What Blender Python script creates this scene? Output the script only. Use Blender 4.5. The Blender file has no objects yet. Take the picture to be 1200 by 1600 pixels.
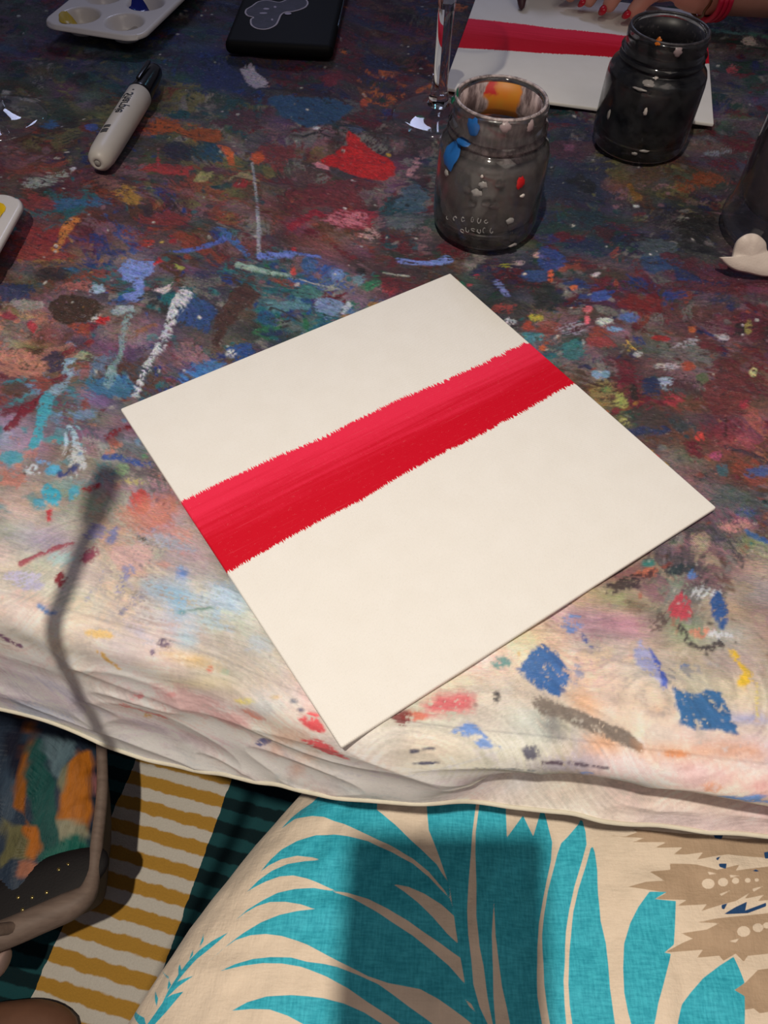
import bpy, bmesh, math, random
import numpy as np
from mathutils import Vector, Matrix

random.seed(7); RNG = np.random.default_rng(11)
scene = bpy.context.scene
COL = scene.collection

# ------------------------------------------------------------------ camera
# world: z = 0 is the table top, X to the right, Y away from the photographer
F_PX = 1224.0; CAM_H = 0.3568
N_ = np.array([0.02966851, -0.5954893, -0.80281522])          # up vector seen by the camera (x right, y down, z forward)
_fw = np.array([0, 0, 1.0]); _Y = _fw - (_fw @ N_) * N_; _Y /= np.linalg.norm(_Y); _X = np.cross(_Y, N_)
ROT = np.array([_X, _Y, N_]); CAM = np.array([0, 0, CAM_H])
cam_d = bpy.data.cameras.new('camera'); cam = bpy.data.objects.new('camera', cam_d); COL.objects.link(cam)
cam_d.sensor_fit = 'HORIZONTAL'; cam_d.sensor_width = 36; cam_d.lens = 36 * F_PX / 1200; cam_d.clip_start = 0.02
_r, _d, _f = ROT[:, 0], ROT[:, 1], ROT[:, 2]
cam.matrix_world = Matrix(((_r[0], -_d[0], -_f[0], 0), (_r[1], -_d[1], -_f[1], 0), (_r[2], -_d[2], -_f[2], CAM_H), (0, 0, 0, 1)))
scene.camera = cam

# ------------------------------------------------------------------ world, lamps, added fills, exposure
scene.view_settings.view_transform = 'Standard'; scene.view_settings.look = 'None'
scene.view_settings.gamma = 1; scene.view_settings.use_curve_mapping = False
scene.view_settings.exposure = 0.0
w = bpy.data.worlds.new('dim_room'); scene.world = w; w.use_nodes = True
bg = w.node_tree.nodes['Background']; bg.inputs[0].default_value = (0.75, 0.72, 0.95, 1); bg.inputs[1].default_value = 0.075
LAMP = np.array([-0.163, -0.213, 1.35])
sd = bpy.data.lights.new('ceiling_spot_light', 'SPOT'); sd.energy = 68; sd.color = (1.0, 0.905, 0.77)
sd.spot_size = math.radians(62); sd.spot_blend = 1.0; sd.shadow_soft_size = 0.016
so = bpy.data.objects.new('ceiling_spot_light', sd); COL.objects.link(so); so.location = LAMP
so.rotation_euler = (Vector((0.06, 0.10, 0)) - Vector(LAMP)).to_track_quat('-Z', 'Y').to_euler()
ad = bpy.data.lights.new('blue_fill_light', 'AREA'); ad.energy = 7.0; ad.color = (0.62, 0.68, 1.0); ad.size = 0.5  # added bluish fill for the far end of the table, no known fixture
ao = bpy.data.objects.new('blue_fill_light', ad); COL.objects.link(ao); ao.location = (-0.3, 2.3, 1.7)
ao.rotation_euler = (Vector((0, 0.8, 0)) - Vector((-0.3, 2.3, 1.7))).to_track_quat('-Z', 'Y').to_euler()
fd = bpy.data.lights.new('warm_fill_light', 'AREA'); fd.energy = 5.0; fd.color = (1.0, 0.86, 0.74); fd.size = 0.9  # added soft warm fill that lifts the shadows, no known fixture
fo = bpy.data.objects.new('warm_fill_light', fd); COL.objects.link(fo); fo.location = (0.75, -0.55, 1.6)
fo.rotation_euler = (Vector((0.05, 0.0, 0)) - Vector((0.75, -0.55, 1.6))).to_track_quat('-Z', 'Y').to_euler()
pd = bpy.data.lights.new('blue_glint_light', 'POINT'); pd.energy = 1.2; pd.color = (0.25, 0.7, 1.0); pd.shadow_soft_size = 0.06  # unseen blue lamp, added for cyan glints on glass and marker cap
po = bpy.data.objects.new('blue_glint_light', pd); COL.objects.link(po); po.location = (0.5, 2.6, 1.0)

# ------------------------------------------------------------------ geometry helpers
def pix(x, y, z=0.0):
    d = ROT @ np.array([(x - 600) / F_PX, (y - 800) / F_PX, 1.0]); k = (z - CAM_H) / d[2]
    return d * k + CAM
def project(P):
    c = (np.asarray(P) - CAM) @ ROT
    return 600 + F_PX * c[..., 0] / c[..., 2], 800 + F_PX * c[..., 1] / c[..., 2]
def lin(c):
    c = np.asarray(c, float) / 255.0
    return np.where(c <= 0.04045, c / 12.92, ((c + 0.055) / 1.055) ** 2.4)
def lin4(c): return tuple(lin(c)) + (1.0,)

def link(name, me, parent=None, mat=None, smooth=True):
    o = bpy.data.objects.new(name, me); COL.objects.link(o)
    if mat: me.materials.append(mat)
    if smooth and len(me.polygons): me.polygons.foreach_set('use_smooth', [True] * len(me.polygons))
    if parent is not None: o.parent = parent
    return o
def pydata(name, v, f, parent=None, mat=None, smooth=True):
    me = bpy.data.meshes.new(name); me.from_pydata([tuple(map(float, p)) for p in v], [], f); me.update()
    return link(name, me, parent, mat, smooth)
def empty(name, loc=(0, 0, 0), rz=0.0):
    o = bpy.data.objects.new(name, None); COL.objects.link(o); o.location = loc; o.rotation_euler = (0, 0, rz)
    o.empty_display_size = 0.02; return o
def tag(o, label, cat, group=None, kind=None):
    o['label'] = label; o['category'] = cat
    if group: o['group'] = group
    if kind: o['kind'] = kind
    return o
def structure(o): o['kind'] = 'structure'; return o
def grid_mesh(name, P, parent=None, mat=None, wrap=False):
    """P: (rows, cols, 3) array -> quad mesh built with foreach_set"""
    R, Cn, _ = P.shape; me = bpy.data.meshes.new(name)
    idx = np.arange(R * Cn).reshape(R, Cn)
    if wrap: nx = np.roll(idx, -1, axis=1); a, b = idx[:-1], nx[:-1]; c, d = nx[1:], idx[1:]
    else: a, b, c, d = idx[:-1, :-1], idx[:-1, 1:], idx[1:, 1:], idx[1:, :-1]
    q = np.stack([a, b, c, d], -1).reshape(-1, 4)
    me.vertices.add(R * Cn); me.vertices.foreach_set('co', P.astype(np.float32).ravel())
    me.loops.add(q.size); me.loops.foreach_set('vertex_index', q.astype(np.int32).ravel())
    me.polygons.add(len(q)); me.polygons.foreach_set('loop_start', np.arange(0, q.size, 4, dtype=np.int32))
    me.polygons.foreach_set('use_smooth', np.ones(len(q), bool)); me.update(calc_edges=True)
    return link(name, me, parent, mat)
def lathe(name, prof, parent=None, mat=None, n=64, close=False, loc=(0, 0, 0)):
    prof = list(prof); v = []; f = []
    for r, z in prof:
        for k in range(n):
            a = 2 * math.pi * k / n; v.append((r * math.cos(a) + loc[0], r * math.sin(a) + loc[1], z + loc[2]))
    m = len(prof)
    for i in range(m - 1 + (1 if close else 0)):
        j = (i + 1) % m
        for k in range(n):
            f.append((i * n + k, i * n + (k + 1) % n, j * n + (k + 1) % n, j * n + k))
    if not close:
        if prof[0][0] > 1e-6: f.append(tuple(reversed(range(n))))
        if prof[-1][0] > 1e-6: f.append(tuple(range((m - 1) * n, m * n)))
    o = pydata(name, v, f, parent, mat); fix(o); return o
def fix(o):
    bm = bmesh.new(); bm.from_mesh(o.data); bmesh.ops.remove_doubles(bm, verts=bm.verts, dist=1e-6)
    bmesh.ops.recalc_face_normals(bm, faces=bm.faces); bm.to_mesh(o.data); bm.free()
def rounded_box(name, size, loc=(0, 0, 0), bev=0.005, seg=3, parent=None, mat=None, rz=0.0):
    bm = bmesh.new(); bmesh.ops.create_cube(bm, size=1)
    bmesh.ops.scale(bm, vec=size, verts=bm.verts)
    bmesh.ops.bevel(bm, geom=bm.edges[:], offset=bev, segments=seg, affect='EDGES', profile=0.5)
    bmesh.ops.rotate(bm, matrix=Matrix.Rotation(rz, 3, 'Z'), verts=bm.verts)
    bmesh.ops.translate(bm, vec=loc, verts=bm.verts)
    me = bpy.data.meshes.new(name); bm.to_mesh(me); bm.free()
    o = link(name, me, parent, mat); return o
def smooth_path(pts, n=60):
    pts = np.array(pts, float); m = len(pts); t = np.linspace(0, m - 1, n); out = []
    for s in t:
        i = min(int(s), m - 2); u = s - i
        p0, p1, p2, p3 = pts[max(i - 1, 0)], pts[i], pts[i + 1], pts[min(i + 2, m - 1)]
        out.append(0.5 * ((2 * p1) + (-p0 + p2) * u + (2 * p0 - 5 * p1 + 4 * p2 - p3) * u * u + (-p0 + 3 * p1 - 3 * p2 + p3) * u ** 3))
    return np.array(out)
def tube(name, pts, rad, parent=None, mat=None, n=12):
    pts = np.array(pts, float); m = len(pts); rad = np.broadcast_to(np.asarray(rad, float), (m,))
    tg = np.gradient(pts, axis=0); tg /= np.linalg.norm(tg, axis=1)[:, None]
    up = np.array([0, 0, 1.0]) if abs(tg[0][2]) < 0.9 else np.array([1.0, 0, 0]); v = []
    for i in range(m):
        s = np.cross(tg[i], up); s /= np.linalg.norm(s); up = np.cross(s, tg[i])
        for k in range(n):
            a = 2 * math.pi * k / n; v.append(pts[i] + rad[i] * (math.cos(a) * s + math.sin(a) * up))
    f = [(i * n + k, i * n + (k + 1) % n, (i + 1) * n + (k + 1) % n, (i + 1) * n + k) for i in range(m - 1) for k in range(n)]
    f += [tuple(reversed(range(n))), tuple(range((m - 1) * n, m * n))]
    o = pydata(name, v, f, parent, mat); fix(o); return o
def prism(name, poly, z0, z1, parent=None, mat=None, smooth=False):
    n = len(poly); v = [(x, y, z0) for x, y in poly] + [(x, y, z1) for x, y in poly]
    f = [tuple(reversed(range(n))), tuple(range(n, 2 * n))] + [(i, (i + 1) % n, n + (i + 1) % n, n + i) for i in range(n)]
    o = pydata(name, v, f, parent, mat, smooth); fix(o); return o

# ------------------------------------------------------------------ material helpers
class NT:
    def __init__(s, name):
        s.m = bpy.data.materials.new(name); s.m.use_nodes = True; s.t = s.m.node_tree; s.b = s.t.nodes['Principled BSDF']
    def n(s, typ, **kw):
        nd = s.t.nodes.new('ShaderNode' + typ)
        for k, v in kw.items(): setattr(nd, k, v)
        return nd
    def l(s, a, b): s.t.links.new(a, b)
    def val(s, sock, v):
        if hasattr(v, 'is_linked') or isinstance(v, bpy.types.NodeSocket): s.l(v, sock)
        else: sock.default_value = v
    def math(s, op, a, b=None, c=None, clamp=False):
        nd = s.n('Math', operation=op, use_clamp=clamp); s.val(nd.inputs[0], a)
        if b is not None: s.val(nd.inputs[1], b)
        if c is not None: s.val(nd.inputs[2], c)
        return nd.outputs[0]
    def mix(s, f, a, b, blend='MIX'):
        nd = s.n('Mix', data_type='RGBA', blend_type=blend); s.val(nd.inputs[0], f); s.val(nd.inputs[6], a); s.val(nd.inputs[7], b)
        return nd.outputs[2]
    def noise(s, vec, scale, detail=2, rough=0.5, dist=0.0):
        nd = s.n('TexNoise'); nd.inputs['Scale'].default_value = scale; nd.inputs['Detail'].default_value = detail
        nd.inputs['Roughness'].default_value = rough; nd.inputs['Distortion'].default_value = dist
        if vec is not None: s.l(vec, nd.inputs['Vector'])
        return nd.outputs['Fac']
    def mapping(s, vec, scale=(1, 1, 1), rot=(0, 0, 0), loc=(0, 0, 0)):
        nd = s.n('Mapping'); s.l(vec, nd.inputs[0]); nd.inputs[1].default_value = loc; nd.inputs[2].default_value = rot; nd.inputs[3].default_value = scale
        return nd.outputs[0]
    def smooth(s, v, a, b, lo=0.0, hi=1.0):
        nd = s.n('MapRange', interpolation_type='SMOOTHSTEP'); s.val(nd.inputs[0], v); nd.inputs[1].default_value = a; nd.inputs[2].default_value = b
        nd.inputs[3].default_value = lo; nd.inputs[4].default_value = hi; return nd.outputs[0]
    def obj(s): return s.n('TexCoord').outputs['Object']
    def bump(s, h, strength=0.3, dist=0.001):
        nd = s.n('Bump'); nd.inputs['Strength'].default_value = strength; nd.inputs['Distance'].default_value = dist; s.l(h, nd.inputs['Height'])
        s.l(nd.outputs[0], s.b.inputs['Normal']); return nd
    def set(s, **kw):
        for k, v in kw.items(): s.val(s.b.inputs[k.replace('_', ' ')], v)
        return s.m
def simple(name, c, rough=0.5, var=0.12, scale=40, bump=0.0, metal=0.0, **kw):
    t = NT(name); c = np.array(lin4(c)); v = t.noise(t.obj(), scale, 3)
    lo, hi = c * (1 - var), np.minimum(c * (1 + var), 1); lo[3] = hi[3] = 1
    col = t.mix(v, tuple(lo), tuple(hi))
    if bump: t.bump(t.noise(t.obj(), scale * 4, 3), bump, 0.0006)
    t.set(Base_Color=col, Roughness=rough, Metallic=metal, **kw); return t.m
def glass(name, tint=(0.9, 0.92, 0.93), dirt=0.0, dirtcol=(90, 88, 88), rough=0.03):
    t = NT(name); t.set(Base_Color=tuple(tint) + (1,), Roughness=rough, Transmission_Weight=1.0, IOR=1.46)
    if dirt > 0:
        d = t.n('BsdfPrincipled'); d.inputs['Base Color'].default_value = lin4(dirtcol); d.inputs['Roughness'].default_value = 0.35
        nz = t.noise(t.obj(), 70, 4, 0.6); fac = t.math('MULTIPLY', t.smooth(nz, 0.25, 0.75), dirt * 2, clamp=True)
        ms = t.n('MixShader'); t.l(fac, ms.inputs[0]); t.l(t.b.outputs[0], ms.inputs[1]); t.l(d.outputs[0], ms.inputs[2])
        t.l(ms.outputs[0], t.t.nodes['Material Output'].inputs[0])
    return t.m

def thin_glass(name, tint=(.985, .99, .99), gloss=.9, body=0.0, bodycol=(80, 76, 76)):
    t = NT(name); tr = t.n('BsdfTransparent'); tr.inputs[0].default_value = tuple(tint) + (1,); gl = t.n('BsdfGlossy'); gl.inputs['Roughness'].default_value = .04
    lw = t.n('LayerWeight'); lw.inputs[0].default_value = .5; fr = t.math('MULTIPLY_ADD', t.math('POWER', lw.outputs['Facing'], 3.0), .9, .05); ms = t.n('MixShader'); t.l(t.math('MULTIPLY', fr, gloss), ms.inputs[0]); t.l(tr.outputs[0], ms.inputs[1]); t.l(gl.outputs[0], ms.inputs[2]); out = ms.outputs[0]
    if body > 0:
        t.set(Base_Color=lin4(bodycol), Roughness=.4); m2 = t.n('MixShader'); t.l(t.math('MULTIPLY', t.smooth(t.noise(t.obj(), 60, 4, .6), .3, .7, .5, 1.5), body, clamp=True), m2.inputs[0]); t.l(out, m2.inputs[1]); t.l(t.b.outputs[0], m2.inputs[2]); out = m2.outputs[0]
    t.l(out, t.t.nodes['Material Output'].inputs[0]); return t.m

# ------------------------------------------------------------------ numpy noise, splines, signed distance
def vnoise(h, w_, cell, rng=RNG):
    cy, cx = (cell, cell) if np.isscalar(cell) else cell
    gh, gw = int(h / cy) + 3, int(w_ / cx) + 3; g = rng.random((gh, gw)).astype(np.float32)
    y = np.arange(h) / cy; x = np.arange(w_) / cx; iy = y.astype(int); ix = x.astype(int)
    fy = (y - iy).astype(np.float32); fx = (x - ix).astype(np.float32); fy = fy * fy * (3 - 2 * fy); fx = fx * fx * (3 - 2 * fx)
    r0 = g[iy] * (1 - fy)[:, None] + g[iy + 1] * fy[:, None]
    return r0[:, ix] * (1 - fx) + r0[:, ix + 1] * fx
def sdf_poly(px, py, poly):
    """negative inside; px, py arrays, poly (n,2)"""
    poly = np.asarray(poly, float); n = len(poly); d = np.full(px.shape, 1e9); s = np.ones(px.shape, bool)
    for i in range(n):
        a, b = poly[i], poly[(i + 1) % n]; e = b - a; wx, wy = px - a[0], py - a[1]
        L = e @ e + 1e-18; t = np.clip((wx * e[0] + wy * e[1]) / L, 0, 1)
        d = np.minimum(d, (wx - e[0] * t) ** 2 + (wy - e[1] * t) ** 2)
        c = (a[1] > py) != (b[1] > py)
        with np.errstate(divide='ignore', invalid='ignore'):
            xi = (b[0] - a[0]) * (py - a[1]) / (b[1] - a[1] + 1e-18) + a[0]
        s ^= c & (px < xi)
    return np.where(s, 1, -1) * np.sqrt(d)

# ================================================================== FLOOR AND RUG
FLOOR_Z = -0.745
floor = structure(rounded_box('floor', (4.4, 4.6, 0.05), (0, 0.7, FLOOR_Z - 0.031), 0.002, 1, None,
                  simple('dark_floor', (48, 42, 40), 0.6, 0.2, 6)))
def rug_material():
    t = NT('woven_stripe_rug'); c = t.obj(); sx = t.n('SeparateXYZ'); wob = t.noise(c, 45, 3)
    t.l(c, sx.inputs[0])
    x = t.math('ADD', sx.outputs[0], t.math('MULTIPLY', t.math('SUBTRACT', wob, 0.5), 0.007))
    y = t.math('ADD', sx.outputs[1], t.math('MULTIPLY', t.math('SUBTRACT', t.noise(c, 60, 3), 0.5), 0.008))
    band = t.math('PINGPONG', x, 0.138)                       # 0 .. 0.138 .. 0
    band = t.math('FRACT', t.math('DIVIDE', x, 0.276)); isdark = t.math('LESS_THAN', band, 0.5)
    rib = t.math('FRACT', t.math('DIVIDE', y, 0.0315))
    ribm = t.smooth(t.math('ABSOLUTE', t.math('SUBTRACT', rib, 0.5)), 0.22, 0.30)
    light = t.mix(ribm, lin4((222, 168, 72)), lin4((250, 242, 228)))
    dark = t.mix(ribm, lin4((16, 46, 52)), lin4((36, 92, 98)))
    col = t.mix(isdark, light, dark)
    fz = t.noise(c, 420, 3, 0.6)
    col = t.mix(t.math('MULTIPLY', fz, 0.22), col, lin4((60, 52, 44)))
    h = t.math('ADD', t.math('MULTIPLY', t.math('SINE', t.math('MULTIPLY', rib, 6.2832)), 0.5), fz)
    t.bump(h, 0.5, 0.003); return t.set(Base_Color=col, Roughness=0.95, Specular_IOR_Level=0.15)
RUG_ANG = math.radians(-11.5)
rug_o = pix(355, 1235, FLOOR_Z + 0.008)
rug_body = np.zeros((60, 60, 3)); _u = np.linspace(-0.83, 0.828, 60); _v = np.linspace(-1.1, 1.3, 60)
rug_body[..., 0], rug_body[..., 1] = np.meshgrid(_u, _v)
rug_body[..., 2] = 0.0015 * np.sin(rug_body[..., 1] * 9) * np.sin(rug_body[..., 0] * 7)
rug = grid_mesh('rug', rug_body, None, rug_material())
rug.location = (rug_o[0], rug_o[1], FLOOR_Z + 0.006); rug.rotation_euler = (0, 0, RUG_ANG)
md = rug.modifiers.new('thick', 'SOLIDIFY'); md.thickness = 0.008; md.offset = -1
tag(rug, 'woven rug with bands of ochre and white ribs beside dark teal ribs', 'rug')

# ================================================================== TABLE AND DROP CLOTH
_ex = np.array([-1, -.4, -.2, -.11, -.075, -.04, -.01, .03, .08, .155, .21, .4, 1.0])
_ey = np.array([.30, .245, .203, .181, .170, .155, .146, .141, .139, .133, .129, .121, .115])
_fx = np.linspace(-1.05, 1.05, 2101); _fy = np.interp(_fx, _ex, _ey)
_k = np.hanning(61); _k /= _k.sum(); _fy = np.convolve(np.pad(_fy, 30, mode='edge'), _k, 'valid')
def edge_y(x): return np.interp(x, _fx, _fy)
FAR_Y = 1.12
table = empty('table', (0, 0.6, FLOOR_Z))
tag(table, 'table hidden under the paint-splattered drop cloth', 'table')
wood = simple('table_wood', (96, 70, 48), 0.55, 0.25, 14)
_tx = np.linspace(-0.92, 0.92, 60)
top_poly = [(x, edge_y(x) + 0.012 - 0.6) for x in _tx] + [(0.92, FAR_Y - 0.02 - 0.6), (-0.92, FAR_Y - 0.02 - 0.6)]
prism('tabletop', top_poly, -0.040 - FLOOR_Z, -0.0125 - FLOOR_Z, table, wood)
for lx in (-0.85, 0.85):
    for ly in (0.42, FAR_Y - 0.1):
        rounded_box('leg', (0.05, 0.05, 0.695), (lx, ly - 0.6, 0.3525), 0.004, 2, table, wood)

def smst(v, a, b):
    u = np.clip((v - a) / (b - a), 0, 1); return u * u * (3 - 2 * u)
def drape_profile(x, s):
    """x: (n,), s: (m,) arc length past the edge -> offsets (dy, z) arrays (m, n)"""
    rf = smst(x, 0.02, 0.10)[None, :]; S = s[:, None]
    th = 84 * smst(S, 0.0, 0.026) * (1 - rf)
    th = th + rf * (108 * smst(S, 0.0, 0.028) + 38 * smst(S, 0.028, 0.042) - 92 * smst(S, 0.060, 0.070))
    th = np.radians(th); ds = np.gradient(s)[:, None]
    dy = -np.cumsum(np.cos(th) * ds, 0) + np.cos(th[0]) * ds[0]; z = -np.cumsum(np.sin(th) * ds, 0) + np.sin(th[0]) * ds[0]
    return dy, z
HEM = np.array([(-900, 880), (-300, 1030), (0, 1113), (60, 1127), (110, 1144), (165, 1167), (245, 1191), (350, 1204), (420, 1222), (480, 1239), (540, 1252),
                (600, 1258), (660, 1260), (720, 1256), (800, 1260), (900, 1270), (1060, 1294), (1200, 1312), (2200, 1330)], float)
core = np.linspace(-1, 1, 900); outer = np.linspace(0, 1, 26)[1:]
NCOL = 950
def col_x(t):
    """row -> x of every column"""
    hw = 0.27 + 0.235 * np.clip(t + 0.15, 0, 1.1)
    c = core * hw; o_ = hw + outer * (0.95 - hw)
    return np.concatenate([-o_[::-1], c, o_])
XB = col_x(-0.05)                                        # columns used for the hanging part
s_f = np.linspace(0, 0.30, 301); dyf, zf = drape_profile(XB, s_f)
px_, py_ = project(np.stack([np.broadcast_to(XB, dyf.shape), edge_y(XB)[None] + dyf, zf], -1))
below = py_ > np.interp(px_, HEM[:, 0], HEM[:, 1]); below[:60] = False
hem_i = np.where(below.any(0), below.argmax(0), 150); hem_s = s_f[hem_i]
_k2 = np.hanning(15); _k2 /= _k2.sum(); hem_s = np.convolve(np.pad(hem_s, 7, mode='edge'), _k2, 'valid')
t_hang = np.linspace(1, 0, 130)[:-1]                     # fraction of hem_s
t_top = np.concatenate([np.linspace(0, 0.47, 500)[:-1], np.linspace(0.47, 1.03, 250)])
NR = len(t_hang) + len(t_top)
CP = np.zeros((NR, NCOL, 3)); FAB = np.zeros((NR, NCOL, 3)); HF = np.zeros((NR, NCOL))
for i, fr in enumerate(t_hang):
    s = fr * hem_s; k = np.clip(s / 0.001, 0, 299.0); k0 = k.astype(int); u = k - k0; j = np.arange(NCOL)
    dy = dyf[k0, j] * (1 - u) + dyf[k0 + 1, j] * u; z = zf[k0, j] * (1 - u) + zf[k0 + 1, j] * u
    CP[i, :, 0] = XB; CP[i, :, 1] = edge_y(XB) + dy; CP[i, :, 2] = z; FAB[i, :, 0] = XB; FAB[i, :, 1] = -s; HF[i] = np.clip(s / 0.03, 0, 1)
for i, t in enumerate(t_top):
    r = len(t_hang) + i; x = col_x(-0.05 + t)
    CP[r, :, 0] = x; y = edge_y(x) + t; CP[r, :, 1] = np.minimum(y, FAR_Y); FAB[r, :, 0] = x; FAB[r, :, 1] = t

# --- raster in fabric coordinates (x, t): colour, gloss, relief
RES = 0.0006; RX0, RX1, RT0, RT1 = -0.66, 0.66, -0.26, 1.05
RW, RH = int((RX1 - RX0) / RES), int((RT1 - RT0) / RES)
n8 = vnoise(RH, RW, 14); n3 = vnoise(RH, RW, 5); n1 = vnoise(RH, RW, 1.7); nst = vnoise(RH, RW, (2.2, 16)); n30 = vnoise(RH, RW, 60)
_wp = np.clip(np.arange(RH)[:, None] + ((vnoise(RH, RW, 70) - .5) * 110 + (vnoise(RH, RW, 190) - .5) * 260).astype(int), 0, RH - 1); nst = np.take_along_axis(nst, _wp, 0); n5 = np.take_along_axis(vnoise(RH, RW, (4, 11)), _wp, 0); n20 = vnoise(RH, RW, 34); NE = 2.2 * (0.30 * n20 + 0.28 * n8 + 0.22 * n5 + 0.20 * n1 - 0.5); ND = 0.5 + 1.5 * (0.34 * n1 + 0.30 * nst + 0.20 * n3 + .16 * n8 - .5)
# pixel -> fabric coordinate
_sub = (slice(None, None, 3), slice(None, None, 3)); _pp = CP[_sub].reshape(-1, 3); _ff = FAB[_sub].reshape(-1, 3)
_qx, _qy = project(_pp); _ok = (_qx > -260) & (_qx < 1460) & (_qy > -120) & (_qy < 1420); _qx, _qy, _ff = _qx[_ok], _qy[_ok], _ff[_ok]; _hid = np.where((_ff[:, 0] > .02) & (_ff[:, 1] < -.022), 4000., 0)
def fab(p):
    d = (_qx - p[0]) ** 2 + (_qy - p[1]) ** 2 + _hid; k = np.argpartition(d, 6)[:6]; wt = 1 / (d[k] + 0.5)
    return (_ff[k, :2] * wt[:, None]).sum(0) / wt.sum()
# light that falls on the cloth, so that the colours seen in the photograph turn into paint colours
_ax = np.array([0.06, 0.10, 0]) - LAMP; _ax /= np.linalg.norm(_ax)
def irradiance(x, y):
    v = np.stack([x, y, np.zeros_like(x)], -1) - LAMP; r = np.linalg.norm(v, axis=-1); c = (v @ _ax) / r; ch = math.cos(math.radians(31))
    return (-v[..., 2] / r) / r ** 2 * smst(c, ch, 1.0)
_E0 = irradiance(np.array(0.03), np.array(0.3))
def paint(c, x, t):
    x = np.asarray(x, float); E = irradiance(x, edge_y(x) + max(t, 0)) / _E0 * 0.84 + 0.16
    E = E * (1 - 0.58 * float(smst(-t, 0.0, 0.03)))
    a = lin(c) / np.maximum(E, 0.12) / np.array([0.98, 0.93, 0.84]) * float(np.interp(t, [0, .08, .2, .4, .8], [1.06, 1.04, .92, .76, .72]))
    m = a.max(); return np.clip(a * (0.84 / m if m > 0.84 else 1.0), 0.004, 0.88)
RC = np.zeros((RH, RW, 3), np.float32); RG = np.zeros((RH, RW), np.float32); RZ = np.zeros((RH, RW), np.float32)

D = dict(navy=(25, 35, 75), dblue=(30, 60, 130), blue=(45, 95, 175), lblue=(130, 170, 210), peri=(115, 130, 210), teal=(35, 115, 125), turq=(55, 160, 175),
         dteal=(22, 66, 76), green=(40, 110, 75), dgreen=(24, 55, 48), maroon=(92, 26, 40), crimson=(150, 30, 48), red=(200, 45, 40), brick=(150, 72, 58),
         salmon=(215, 140, 118), pink=(232, 165, 165), mauve=(140, 104, 115), brown=(84, 54, 42), dbrown=(52, 36, 30), ochre=(200, 150, 70), yellow=(222, 195, 75),
         orange=(215, 115, 50), cream=(236, 222, 196), white=(236, 234, 230), grey=(135, 132, 130), lgrey=(196, 190, 184), dgrey=(66, 64, 70), black=(20, 20, 25),
         lav=(175, 168, 200), olive=(120, 115, 75), sage=(165, 178, 160), lgreen=(150, 190, 120), beige=(196, 176, 155), peach=(240, 200, 170))
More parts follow.
